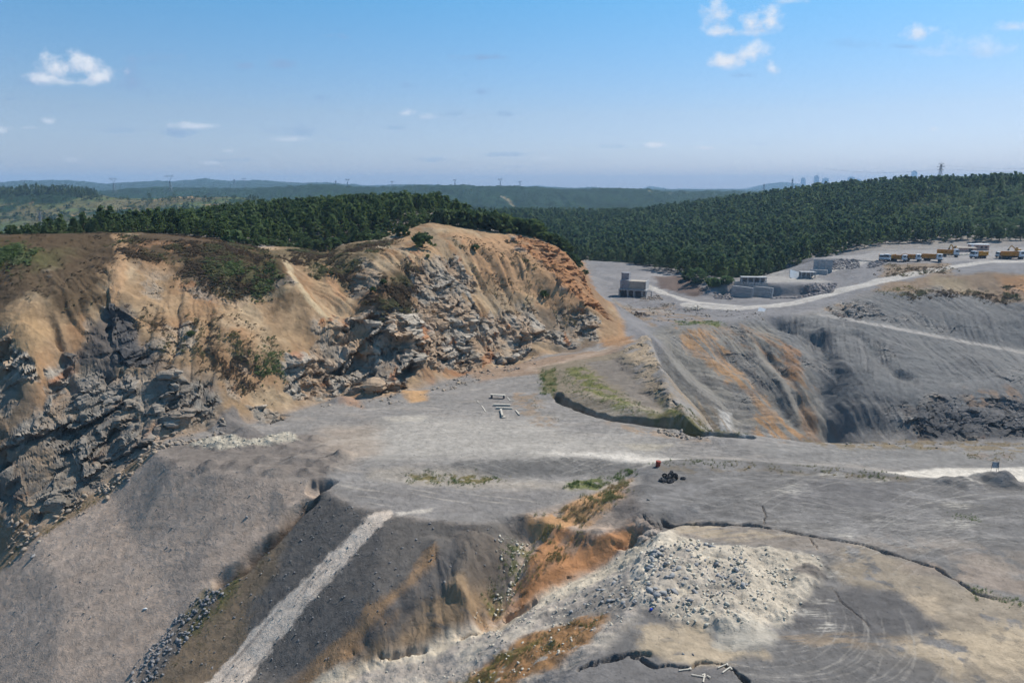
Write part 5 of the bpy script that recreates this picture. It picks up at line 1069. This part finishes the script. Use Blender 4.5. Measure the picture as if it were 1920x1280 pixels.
for q, (u, v, wpx, mt_, lab) in enumerate([(463,972,9,'rock','pale boulder alone on the upper grey slope'),(469,933,5,'rock','small grey boulder above the pale one on the grey slope'),(272,1143,9,'panel','pale flat block lying on the lower grey slope'),
  (152,1093,7,'stonewall','small dark boulder left on the grey slope'),(588,1010,6,'rock','grey boulder on the dark slope left of the white streak'),(625,1057,7,'stonewall','dark boulder at the left edge of the white streak, upper'),
  (590,1092,9,'stonewall','dark boulder at the left edge of the white streak, lower'),(735,1003,7,'stonewall','dark boulder right of the top of the white streak'),(240,902,12,'stonewall','dark boulder high on the left side of the grey slope'),
  (72,1018,10,'rockw','pale rock at the left foot of the grey slope'),(62,1044,14,'rock','grey rock cluster stone at the left foot of the grey slope'),(1215,938,9,'rockt','tan boulder on the near bench left of the tyres'),
  (800,1040,7,'stonewall','dark boulder on the dark slope, upper right'),(708,1130,8,'stonewall','dark boulder low on the dark slope'),(835,1093,10,'stonewall','dark boulder beside the grey chute'),(155,1287,9,'rockt','tan boulder at the bottom left edge'),
  (1324,1033,13,'rockw','pale block at the top of the white heap'),(1345,1064,13,'rockw','largest pale slab on top of the white heap'),(1385,1068,12,'rockw','pointed pale block right of the top of the white heap'),(1338,1100,14,'rock','grey block in the middle of the white heap'),
  (1228,1078,14,'rockw','pale flat slab on the left shoulder of the white heap'),(1262,1072,12,'rock','grey upright block on the left shoulder of the white heap'),(1322,1060,10,'rock','grey block just behind the largest slab of the heap'),
  (1299,1228,7,'stonewall','dark stone on the pale strip below the white heap'),(1281,1226,7,'rock','grey stone on the pale strip below the white heap'),(158,1150,6,'rockt','tan stone low on the grey slope'),(170,1158,6,'rock','grey stone beside the tan one low on the grey slope'),
  (1406,897,7,'stonewall','dark stone on the near bench'),(1813,850,7,'stonewall','dark rock beyond the white road at the right')][:27]): boulder(u, v, wpx, mt_, lab, seed=q+1)
def blades(rg, n, h, sp, w):          # a tuft of standing stalks
    v = []
    for _ in range(n):
        a = rg.random()*6.28; r = sp*rg.random(); b = Vector((r*math.cos(a), r*math.sin(a), -.05)); t = b+Vector((rg.normal()*.25*h, rg.normal()*.25*h, h*(.6+.5*rg.random()))); s_ = Vector((-math.sin(a*3), math.cos(a*3), 0))*w
        v += [b-s_, b+s_, t+s_*.3, t-s_*.3]
    return np.array([q[:] for q in v])
TB = [blades(np.random.default_rng(i), 14, 1, .55, .05) for i in range(5)]
for poly, n, h0, h1, mt_, lab, cl in (
  ([(760,888),(850,890),(950,897),(900,906),(780,904)], 900, .2, .6, L_green, 'low weeds on the pale tyre-tracked hump', 2.), ([(1060,905),(1130,898),(1170,885),(1190,885),(1120,918),(1070,918)], 700, .3, .9, L_green, 'green weeds beside the gully head', None),
  ([(1000,975),(1090,940),(1180,895),(1170,935),(1100,985),(1040,1010),(1000,1000)], 1700, .3, 1.1, L_grass, 'tall dry grass on the orange bank', 2.), ([(985,1080),(1080,1005),(1110,1000),(1050,1050)], 500, .2, .6, L_grass, 'dry grass on the lower orange bank', None),
  ([(940,1050),(960,1000),(1000,990),(1000,1040),(970,1085),(930,1130),(900,1150)], 700, .2, .6, L_green, 'green weeds in the gully', 1.5), ([(850,1290),(930,1235),(1020,1190),(1110,1155),(1100,1190),(1000,1240),(930,1290)], 1500, .15, .6, L_grass, 'dry and green weeds on the near orange band', 2.),
  ([(1230,868),(1330,862),(1560,878),(1700,892),(1690,900),(1400,880),(1240,878)], 700, .2, .8, L_grass, 'dry stalks along the rim of the near bench', 3.), ([(1080,685),(1150,730),(1240,785),(1160,778),(1060,740),(1050,700)], 2200, .2, .6, L_green, 'green weeds on the bank above the ditch', 3.),
  ([(1012,695),(1042,690),(1045,745),(1018,738)], 600, .3, 1.0, L_green, 'weeds at the head of the ditch', None), ([(1240,790),(1330,800),(1400,815),(1340,812),(1250,800)], 900, .3, .8, L_grass, 'grass along the tip of the ditch bank', None),
  ([(1510,824),(1920,828),(1920,846),(1700,843),(1520,834)], 2600, .2, .7, L_grass, 'dry grass along the pit lip', 4.), ([(330,1180),(420,1090),(500,1020),(510,1040),(440,1110),(370,1195)], 900, .15, .4, L_green, 'low green weeds on the slope beside the gully', 2.),
  ([(300,1250),(400,1130),(470,1080),(470,1180),(380,1270)], 500, .1, .35, L_grass, 'sparse dry grass low on the slope', None), ([(960,742),(1010,742),(1060,795),(1010,775)], 500, .1, .4, L_grass, 'dry weeds on the quarry floor', 2.),
  ([(1270,603),(1350,603),(1355,611),(1270,610)], 500, .4, 1.0, L_green, 'green strip above the far pit wall', None), ([(1640,545),(1700,535),(1740,545),(1680,560)], 500, .5, 1.4, L_grass, 'grass below the haul road', None),
  ([(1820,850),(1900,852),(1890,864),(1830,862)], 300, .2, .5, L_grass, 'dry weeds beyond the white road', 2.), ([(1790,970),(1840,968),(1835,982),(1800,982)], 200, .15, .4, L_green, 'weeds in a hollow of the bench', None), ([(1820,1105),(1920,1120),(1920,1145),(1830,1115)], 400, .15, .5, L_green, 'weeds along the wet runnel', None),
  ([(280,850),(200,925),(60,1020),(0,1075),(0,1045),(120,970)], 500, .15, .5, L_grass, 'dry grass at the edge of the grey slope', None)):
    n = int(n*.45); X, Y = scat(poly, n, clus=cl or 2.5, soft=1.2); s_ = (h0+(h1-h0)*rg.random(n)**2)*.7; merge('grass', TB, X, Y, height(X, Y), s_*1.1, mt_, rg, lab)
TS_ = [crown_arr(np.random.default_rng(190+i), .8, .9, .0, 6, 7, .2, 'round') for i in range(4)]
for poly, n, h0, h1, mt_, lab, cl in (
  ([(0,436),(120,436),(215,438),(222,470),(215,530),(190,580),(150,600),(110,575),(60,555),(0,585)], 8200, .22, .7, L_scrub, 'brown heath covering the top of the left hill', 9.),
  ([(235,445),(330,450),(440,458),(500,475),(535,520),(530,558),(440,552),(390,545),(340,510),(290,490),(240,485)], 4800, .25, .85, L_scrub, 'brown and green heath right of the pale gully path', 9.),
  ([(505,472),(600,466),(700,455),(735,445),(700,480),(640,530),(600,518),(560,495)], 2600, .25, .9, L_scrub, 'heath along the middle of the hill crest', 9.), ([(650,545),(700,530),(770,490),(790,545),(740,590),(670,570)], 900, .3, 1.0, L_scrub, 'scrub patch above the grey crags', 8.),
  ([(0,466),(75,470),(60,490),(0,496)], 700, .3, .8, L_green, 'bright green heath patch at the left edge', 6.), ([(385,497),(450,500),(520,522),(510,548),(450,548),(405,533)], 900, .3, .8, L_green, 'green heath patch under the crest', 6.),
  ([(840,445),(960,450),(1090,560),(1080,640),(960,590),(900,540),(870,480)], 800, .2, .8, L_scrub, 'sparse scrub on the tan slope', 8.), ([(240,560),(430,590),(520,640),(500,740),(400,720),(280,680)], 1100, .15, .6, L_scrub, 'sparse scrub on the tan rock face', 8.),
  ([(482,660),(525,650),(520,690),(490,695)], 260, .3, .8, L_green, 'green scrub patch low on the tan face', None), ([(410,680),(450,650),(470,700),(440,730)], 300, .2, .7, L_scrub, 'scrub beside the zigzag path', None),
  ([(1650,497),(1780,494),(1790,510),(1650,520)], 400, .3, 1.0, L_scrub, 'scrub on the bank below the trucks', 8.), ([(1700,548),(1920,530),(1920,560),(1700,560)], 700, .3, 1.0, L_scrub, 'sparse scrub above the far grey wall', 9.)):
    n = int(n*1.1); X, Y = scat(poly, n, clus=cl, soft=2.5); s_ = h0+(h1-h0)*rg.random(n)**2; merge('scrub', TS_, X, Y, height(X, Y), s_*1.15, mt_, rg, lab, zs=s_*.8)
print('scatter', time.time()-T0)
# ------------------------------------------------------------------ trucks
def wheel(parent, x, y, r=.52, w=.32):
    o = MB().cyl(r, w, rot=(math.pi/2, 0, 0), seg=16).build('wheel', M['black'], parent, loc=(x, y, r)); MB().cyl(r*.5, w+.04, rot=(math.pi/2, 0, 0), seg=12).build('rim', M['galv'], o); return o
def truck(loc, heading, label, bed='orange', long_=False, s=1., tip=0, cabm='white'):
    r = empty('dump_truck', loc, heading, label, 'dump truck', 'dump trucks parked on the far terrace'); r.scale = (s, s, s); Lb = 9.2 if long_ else 5.4
    MB().box(Lb+2.6, .95, .32, (-Lb/2+1.6, 0, .92)).build('chassis', M['steel'], r)
    c = MB().box(2.1, 2.42, 2.25, (2.0, 0, 2.05), bev=.12, top=(.9, .95), shear=-.08).build('cab', M[cabm], r)
    MB().box(.06, 2.05, .85, (3.03, 0, 2.45), rot=(0, -.06, 0)).build('windscreen', M['glass'], c)
    for sy in (-1, 1): MB().box(1.0, .06, .7, (2.2, sy*1.2, 2.45)).build('side_window', M['glass'], c)
    MB().box(.3, 2.45, .5, (3.1, 0, .85), bev=.05).build('bumper', M['steel'], r)
    for sy in (-1, 1): MB().box(.06, .3, .2, (3.27, sy*.9, .95)).build('headlight', M['panel'], r)
    b = MB(); z0 = 1.25; hb = 1.55; x1 = .7; x0 = x1-Lb; t = .09
    b.box(Lb, 2.3, .12, ((x0+x1)/2, 0, z0+.06)); b.box(t, 2.44, hb+.25, (x1, 0, z0+hb/2+.13), rot=(0, .1, 0)); b.box(t, 2.3, hb*.85, (x0, 0, z0+hb*.43), rot=(0, -.15, 0))
    for sy in (-1, 1):
        b.box(Lb, t, hb, ((x0+x1)/2, sy*1.2, z0+hb/2), rot=(sy*-.05, 0, 0)); b.box(Lb+.1, .16, .12, ((x0+x1)/2, sy*1.24, z0+hb))
        for k in range(int(Lb/.9)): b.box(.12, .1, hb*.95, (x0+.5+k*.9, sy*1.27, z0+hb/2), rot=(sy*-.05, 0, 0))
    b.box(.9, 2.3, .08, (x1+.45, 0, z0+hb+.2), rot=(0, -.12, 0)); b.build('dump_body', M[bed], r)
    for sy in (-1, 1):
        wheel(r, 2.1, sy*1.05)
        for x in ([-1.9, -3.2] if not long_ else [-.2, -1.5, -5.6, -6.9, -8.1]): wheel(r, x, sy*1.05)
    return r
def TZp(u, v, back=0):
    x, y, z = G(u, v+3); return (x, y, z+.02)
TR = [(1653,486,rad(-115),'rearmost of two side by side trucks at the left end of the row','orange',0,1.0),(1666,487,rad(-35-100),'bright orange white-cab truck in front of the leftmost truck','orange',0,1.1),
      (1687,487,rad(-40),'orange dump truck with white cab right, third truck from the left','dkorange',0,1.0),(1712,487,rad(-38),'orange dump truck fourth from the left, alone on the terrace','dkorange',0,1.05),
      (1751,486,rad(-40),'orange dump truck fifth from the left, standing apart','dkorange',0,1.12),(1781,479,rad(-20),'larger orange dump truck in front of the orange digger','dkorange',0,1.2),
      (1832,481,rad(-160),'orange tipper with white cab at its left, below the small office building','orange',0,1.15),(1878,481,rad(-172),'long orange trailer truck with white cab at its left end','orange',1,1.0),(1902,482,rad(-12),'orange dump truck at the right edge of the row, in front of the long trailer','dkorange',0,1.2)]
for u, v, hd, lab, bd, lg, s in TR: truck(TZp(u, v), hd, lab, bd, bool(lg), s*(1.22 if not lg else 1.08))
def digger(loc, hd, label):
    r = empty('excavator', loc, hd, label, 'excavator', None)
    for sy in (-1, 1): MB().box(3.6, .6, .8, (0, sy*1.1, .45), bev=.2).build('track', M['steel'], r)
    MB().box(2.9, 2.5, 1.1, (-.3, 0, 1.6), bev=.12).build('body', M['orange'], r); cb = MB().box(1.2, .95, 1.35, (.7, .75, 2.7), bev=.08).build('cab', M['orange'], r); MB().box(.05, .8, .9, (1.31, .75, 2.8)).build('windscreen', M['glass'], cb)
    b = MB(); b.box(3.6, .38, .5, (2.3, -.1, 3.2), rot=(0, -.7, 0)); b.box(2.8, .32, .42, (4.4, -.1, 3.3), rot=(0, .95, 0)); b.build('boom', M['orange'], r); MB().box(.9, 1.1, .9, (5.1, -.1, 1.7), bev=.15).build('bucket', M['steel'], r)
p = G(1790, 472); digger(p, rad(200), 'orange digger standing behind the larger dump truck')
p = G(1907, 473); digger(p, rad(170), 'orange digger behind the trucks at the right edge')
# ------------------------------------------------------------------ buildings, walls and ruins of the far yard
def facing(u): return -math.atan2(ray(u, 500)[0], ray(u, 500)[1])
p = G(1834, 469); b = empty('site_office', (p[0], p[1], p[2]), rad(-12), 'small white flat-roofed office with a pinkish wall behind the trucks', 'building')
MB().box(11, 5, 3.6, (0, 0, 1.8)).build('wall', M['pink'], b); MB().box(11.8, 5.8, .35, (0, 0, 3.8)).build('roof', M['panel'], b); MB().box(1.6, .1, 3.4, (-4.5, -2.55, 1.8)).build('corner_panel', M['white'], b)
for x in (-1.8, 1.0, 3.6): w_ = MB().box(1.2, .12, 1.1, (x, -2.54, 2.1)).build('window', M['glass'], b)
MB().box(1.0, .12, 2.1, (-3.2, -2.54, 1.1)).build('door', M['steel'], b)
p = G(1808, 472); b = empty('storage_shed', p, rad(-10), 'long low pinkish shed beside the office', 'building'); MB().box(13, 4, 2.4, (0, 0, 1.2)).build('wall', M['pink'], b); MB().box(13.6, 4.8, .2, (0, 0, 2.5), rot=(.06, 0, 0)).build('roof', M['tan'], b); MB().box(2.4, .1, 1.9, (3, -2.04, 1.0)).build('door', M['steel'], b)
p = G(1803, 478); X = p[0]+rg.normal(size=260)*4.5; Y = p[1]+rg.normal(size=260)*1.2; rocks('rubble', X, Y, sizes(260, .3, 1.1, 2), M['rockw'], 'white rubble heap among the parked trucks')
# ruined loading tower
p = G(1184, 556); t = empty('concrete_ruin', p, rad(-22), 'ruined grey concrete loading bunker with a tall block on top', 'building')
MB().box(4.6, 5, 4.6, (-3.6, 1.2, 6.1)).build('upper_block', M['dconc'], t); MB().box(4.0, 4, 4.6, (-4.0, 3.4, 9.6)).build('tower_block', M['dconc'], t)
MB().box(8.6, 7.5, 4.2, (3.0, 2.5, 5.9), top=(1, .85)).build('bunker', M['tan'], t); MB().box(14.4, 6.4, .5, (.9, 0, 3.65)).build('slab', M['conc'], t); MB().box(.35, 7.9, 4.6, (7.5, 2.3, 6.0)).build('side_wall', M['conc'], t)
for x in (-5.9, -1.4, 1.8, 6.0, 8.0): MB().box(.7, 2.2, 3.5, (x, -1.6, 1.7)).build('pillar', M['conc'], t)
MB().box(13.4, .5, 3.4, (.8, 2.6, 1.7)).build('back_wall', M['dconc'], t); MB().box(.5, 5.2, 3.4, (-5.9, 0, 1.69)).build('end_wall', M['dconc'], t)
MB().box(3.4, .6, .5, (9.2, -1.8, 3.4)).build('lintel', M['conc'], t); MB().box(.6, .6, 3.4, (10.7, -1.8, 1.6)).build('post', M['conc'], t)
def block_wall(u0, v0, u1, v1, hgt, th, label, name='concrete_wall', mat='conc', rows=2, steps=0, sink=1.0):
    a = G(u0, v0); c = G(u1, v1); A_1 = Vector(a); B_1 = Vector(c); d = B_1-A_1; Lh = math.hypot(d.x, d.y); r = empty(name, (a[0], a[1], min(a[2], c[2])), math.atan2(d.y, d.x), label, 'wall')
    n = max(int(Lh/3.2), 1); wb = Lh/n
    for j in range(rows):
        hh = hgt/rows; m = MB()
        for k in range(n): m.box(wb-.06, th, hh-.05, (wb*(k+.5), th/2+j*.25, hh*(j+.5)-(.0)), bev=.04)
        if j == 0: m.box(Lh, th*.9, sink, (Lh/2, th/2, -sink/2))
        m.build('block_course', M[mat], r)
    return r, Lh
block_wall(1370, 556, 1409, 559, 5.6, 1.2, 'lower grey concrete block wall at the left foot of the middle terrace', rows=3)
block_wall(1409, 555, 1447, 558, 5.2, 1.2, 'lower grey block wall, right half beside the dark stones', rows=3)
block_wall(1376, 540, 1440, 541, 3.2, 1.0, 'stepped upper block wall with zigzag top above the lower wall', rows=2)
block_wall(1524, 509, 1560, 510, 7.2, 1.2, 'tall grey concrete panel wall below the truck terrace', rows=2, mat='conc')
block_wall(1518, 514, 1551, 515, 2.8, 1.6, 'low step block in front of the tall panel wall', rows=1, mat='conc')
def pillared(u, v, w_, d_, h, label, rz, n=4):
    p = G(u, v); r = empty('pillared_ruin', p, rz, label, 'ruin'); MB().box(w_, d_, .35, (0, 0, h)).build('slab', M['conc'], r)
    for k in range(n):
        for sy in (-1, 1): MB().box(.5, .5, h+.8, (-w_/2+.4+k*(w_-.8)/(n-1), sy*(d_/2-.4), h/2-.4)).build('pillar', M['conc'], r)
    MB().box(w_-.6, .2, h+.6, (0, d_/2-.3, h/2-.3)).build('back_wall', M['dconc'], r)
pillared(1412, 530, 13, 4.5, 2.8, 'flat concrete slab on short pillars on the middle terrace', rad(-8), 5)
pillared(1513, 521, 8, 5, 3.2, 'small pillared concrete frame right of the leaning white panel', rad(-6), 4)
p = G(1491, 521); r = empty('white_slab', (p[0], p[1], p[2]+1.6), 0, 'large white panel leaning at the back of the middle terrace', 'panel', rot=(rad(58), rad(16), rad(8))); MB().box(7, 5, .4, bev=.03).build('panel', M['panel'], r); MB().box(6.4, .2, .3, (0, 1, -.3)).build('rib', M['conc'], r)
p = G(1428, 583); r = empty('white_slab', (p[0], p[1], p[2]+.5), 0, 'small white panel lying tilted below the far yard road', 'panel', rot=(rad(38), rad(10), rad(-30))); MB().box(3.0, 2.4, .2, bev=.02).build('panel', M['panel'], r); MB().box(2.8, .15, .15, (0, .6, -.15)).build('rib', M['conc'], r)
# heap of bleached timbers and broken slabs
px, py, pz = G(1304, 580)
for k in range(16):
    a = rg.random()*math.pi; x = px+rg.normal()*3.2; y = py+rg.normal()*1.5; z = float(height(np.array([x]), np.array([y]))[0]); m = MB().box(3.0+rg.random()*3, .35, .22, rot=(0, 0, 0), bev=.03); o = m.build('concrete_post', M['wood'], None, loc=(x, y, z+.3+rg.random()*.8), rot=(rg.normal()*.1, rg.normal()*.25, a)); tag(o, 'broken pale post in the heap at the edge of the far yard', 'post', 'broken posts heaped on the far yard')
# foundation beams on the quarry floor
def beam(u0, v0, u1, v1, w_, h, label, lift=0., mat='wood', legs=False, grp=None):
    a = Vector(G(u0, v0)); c = Vector(G(u1, v1)); d = c-a; r = empty('concrete_beam', (a+c)/2+Vector((0, 0, lift)), math.atan2(d.y, d.x), label, 'beam', grp); Lh = math.hypot(d.x, d.y)
    MB().box(Lh, w_, h, (0, 0, h/2), bev=.02).build('beam', M[mat], r)
    if legs:
        for sx in (-1, 1): MB().box(.35, w_*1.2, lift+.3, (sx*(Lh/2-.3), 0, -lift/2)).build('foot', M['steel'], r)
    return r
beam(920,746,947,747,.9,.25,'raised concrete beam farthest back of the set on the quarry floor',.75,legs=True); beam(925,761,957,761,.6,.5,'pale concrete beam in the middle of the floor foundation'); beam(930,767,961,767,.55,.45,'pale concrete beam just in front of the middle one')
beam(939,770,942,783,.45,.6,'short white beam end-on toward the camera side of the foundation'); beam(940,783,948,782,.9,.25,'white foot slab at the near end of the short beam'); beam(967,770,974,779,.35,.25,'thin white kerb right of the foundation beams')
beam(903,761,911,773,.3,.12,'thin white kerb left of the foundation beams'); beam(895,752,898,756,.3,.12,'short white kerb at the left rear of the foundation'); beam(957,752,966,752,.3,.15,'thin pale kerb right behind the foundation beams'); beam(951,745,957,752,.3,.12,'slanting thin kerb at the rear right of the foundation')
# tyres
def tyre(x, y, z, rot, lab, grp='old tyres dumped on the near bench'):
    r = empty('tyre', (x, y, z), 0, lab, 'tyre', grp, rot=rot); MB().torus(.36, .17, su=22, sv=8, flat=.9).build('tread', M['black'], r); m = MB()
    m.torus(.27, .05, su=20, sv=5, at=(0, 0, .1)); m.torus(.27, .05, su=20, sv=5, at=(0, 0, -.1)); m.build('bead', M['steel'], r)
TY_ = [(1240,901,0,.2),(1245,903,0,.2),(1251,902,0,.18),(1246,896,1.1,.45),(1256,904,0,.2),(1259,903,.2,.2),(1257,896,.9,.45),(1259,893,1.2,.55),(1268,898,1.3,.45),(1266,895,1.25,.45),(1253,898,.3,.4)]
for k, (u, v, tl, dz) in enumerate(TY_): x, y, z = G(u, v); tyre(x, y, z+dz, (tl, .15*k % .4, k), 'black tyre in the heap dumped near the rim of the near bench')
x, y, z = G(1281, 898); tyre(x, y, z+.2, (0, .05, 0), 'black tyre lying alone right of the tyre heap', None)
# red drum, sign, litter
x, y, z = G(1233, 875); r = empty('oil_drum', (x, y, z-.1), 0, 'rusty red drum standing on the rim above the bank', 'drum', rot=(0, .12, 0)); MB().cyl(.42, 1.15, (0, 0, .62), seg=18, r2=.5).build('drum_body', M['red'], r); MB().torus(.48, .05, (0, 0, 1.18), su=18, sv=6).torus(.45, .04, (0, 0, .75), su=18, sv=6).build('hoop', M['red'], r)
x, y, z = G(1862, 893); r = empty('sign_board', (x, y, z-.2), rad(-8), 'blue-grey sign board on slanting legs on the dark mound by the white road', 'sign')
MB().box(1.15, .06, 1.1, (.15, 0, 2.55), rot=(-.12, 0, 0), bev=.01).build('board', mat_var('sign_face', lm((120,136,150)), .5, .1, 2), r); MB().box(.07, .1, 1.25, (.72, -.02, 2.6), rot=(-.12, 0, 0)).build('frame', M['steel'], r)
lg = MB(); lg.bar((-.42, 0, 3.0), (-.75, -.15, -.3), .045).build('leg', M['steel'], r); MB().bar((.55, 0, 3.0), (.25, -.2, -.3), .045).build('leg', M['steel'], r); MB().bar((.6, 0, 2.3), (1.45, .5, -.2), .04).build('brace', M['steel'], r)
x, y, z = G(1221, 1148); r = tag(MB().box(.5, .35, .28, (0, 0, .1), rot=(.2, .3, .5), bev=.06, top=(.7, .8)).build('plastic_can', M['blue'], None, loc=(x, y, z)), 'crushed blue plastic can at the foot of the white heap', 'can')
for k, (u, v, an) in enumerate([(1355,1250,.5),(1362,1258,.7),(1310,1268,-.3),(1285,1258,.2),(1320,1272,1.2)]): x, y, z = G(u, v); tag(MB().box(1.6, .16, .07, rot=(.1, 0, an), bev=.015).box(.5, .14, .05, (.6, .2, .04), rot=(0, .1, an+1)).build('timber_plank', M['wood'], None, loc=(x, y, z+.12)), 'pale broken plank lying by the crack at the bottom of the picture', 'plank', 'broken planks by the lower crack')
# power pylons
def pylon(u, v, y, Ht, t, label, delta=True, zb=None, grp='pylons along the far hills', cables=None):
    d = ray(u, v); x = d[0]/d[1]*y; z = zb if zb is not None else CZ+d[2]/d[1]*y; r = empty('power_pylon', (x, y, z), 0, label, 'pylon', grp)
    m = MB(); w0 = Ht*.11; w1 = Ht*.022; hb = Ht*(.62 if delta else .96)
    P4 = lambda h, w_: [Vector((sx*w_, sy*w_, h)) for sx, sy in ((-1,-1),(1,-1),(1,1),(-1,1))]
    lv = [(0, w0), (.25*hb, w0*.72), (.5*hb, w0*.48), (.72*hb, w0*.33), (hb, w1)]
    for (h0, a0), (h1, a1) in zip(lv, lv[1:]):
        A0, A1 = P4(h0, a0), P4(h1, a1)
        for k in range(4): m.bar(A0[k], A1[k], t); m.bar(A0[k], A1[(k+1) % 4], t*.7); m.bar(A1[k], A1[(k+1) % 4], t*.7)
    m.build('mast', M['galv'], r); m = MB()
    if delta:
        for sx in (-1, 1): m.bar((0, 0, hb), (sx*Ht*.14, 0, Ht*.88), t); m.bar((sx*Ht*.14, 0, Ht*.88), (sx*Ht*.2, 0, Ht), t*.8)
        m.bar((-Ht*.26, 0, Ht*.88), (Ht*.26, 0, Ht*.88), t); m.bar((-Ht*.26, 0, Ht*.88), (-Ht*.14, 0, Ht*.93), t*.7); m.bar((Ht*.26, 0, Ht*.88), (Ht*.14, 0, Ht*.93), t*.7)
        m.bar((-Ht*.14, 0, Ht*.93), (Ht*.14, 0, Ht*.93), t*.7)
    else:
        for hh, ww in ((.96, .13), (.84, .18), (.72, .14)):
            for sx in (-1, 1): m.bar((0, 0, Ht*hh), (sx*Ht*ww, 0, Ht*hh), t); m.bar((sx*Ht*ww, 0, Ht*hh), (0, 0, Ht*(hh+.05)), t*.7)
    m.build('crossarm', M['galv'], r)
    if cables:
        m = MB()
        for (dx, dz) in cables:
            pts_ = [Vector((dx*k/10, 0, Ht*.9+dz-14*(k/10)*(1-k/10)*4*.35)) for k in range(11)]
            for a, b in zip(pts_, pts_[1:]): m.bar(a, b, .11, 3)
        m.build('cable', M['galv'], r)
    return r
G_ = 'pylons along the far hills'
PY = [(46,360,1450,24,.28,'lattice pylon farthest left on the skyline',True),(215,362,1750,36,.28,'Y-topped lattice pylon, second from the left on the skyline',True),(320,360,1750,40,.28,'tall narrow lattice pylon, third from the left on the skyline',True),
      (78,431,1000,24,.25,'faint lattice pylon low in front of the brown far hillside',False),(458,350,4200,48,.8,'small distant pylon left of the middle wood',True),(440,349,4400,38,.8,'tiny distant mast beside the small pylon',False),(652,352,3600,42,.8,'distant pylon above the middle of the left wood',True),
      (735,352,4200,36,.8,'tiny distant pylon left of the dark far ridge',True),(853,349,3000,26,.6,'pylon on the dark far ridge, first of three',True),(938,352,2650,32,.55,'tallest pylon on the dark far ridge in the middle',True),(975,352,3000,26,.6,'pylon on the dark far ridge, right of the tallest',True),
      (1485,352,3600,42,.7,'slim distant pylon at the foot of the hazy mountain',False),(1432,358,3600,32,.7,'tiny distant pylon left of the hazy mountain',False),(630,350,4200,32,.8,'tiny distant pylon left of the one above the wood',False)]
for u, v, y, Ht, t, lab, dl in PY: pylon(u, v, y, Ht, t, lab, dl, grp=None)
pylon(1760, 352, 980, 31, .22, 'big dark lattice pylon on the forest ridge at the upper right', False, grp=None, cables=[(300, -4), (300, 0), (-150, -4)])
# far towers
for u0, v0, wpx, hpx, lab, tp in ((1505,351,9,15,'pointed hazy tower block, leftmost on the skyline',.75),(1530,347,9,15,'hazy tower block, second from the left on the skyline',.8),(1547,343,10,8,'low hazy tower block left of the gap on the skyline',.9),(1595,342,10,9,'square hazy tower block in the middle of the skyline group',.97),
        (1609,341,7,5,'lowest hazy tower block just above the forest edge',.95),(1713,337,8,14,'lone hazy tower block showing above the forest at the right',.97)):
    y = 11200; d = ray(u0, v0); x = d[0]/d[1]*y; wd = wpx/F*y; ht = hpx/F*y*1.05; zt = CZ+d[2]/d[1]*y; r = empty('tower_block', (x, y, zt-130), 0, lab, 'skyscraper')
    MB().box(wd, wd*.8, ht+130, (0, 0, (ht+130)/2-4), top=(tp, tp)).build('facade', M['tower'], r); MB().box(wd*.5, wd*.4, ht*.12, (0, 0, ht+130+ht*.04)).build('roof_plant', M['galv'], r)
print('things', time.time()-T0)
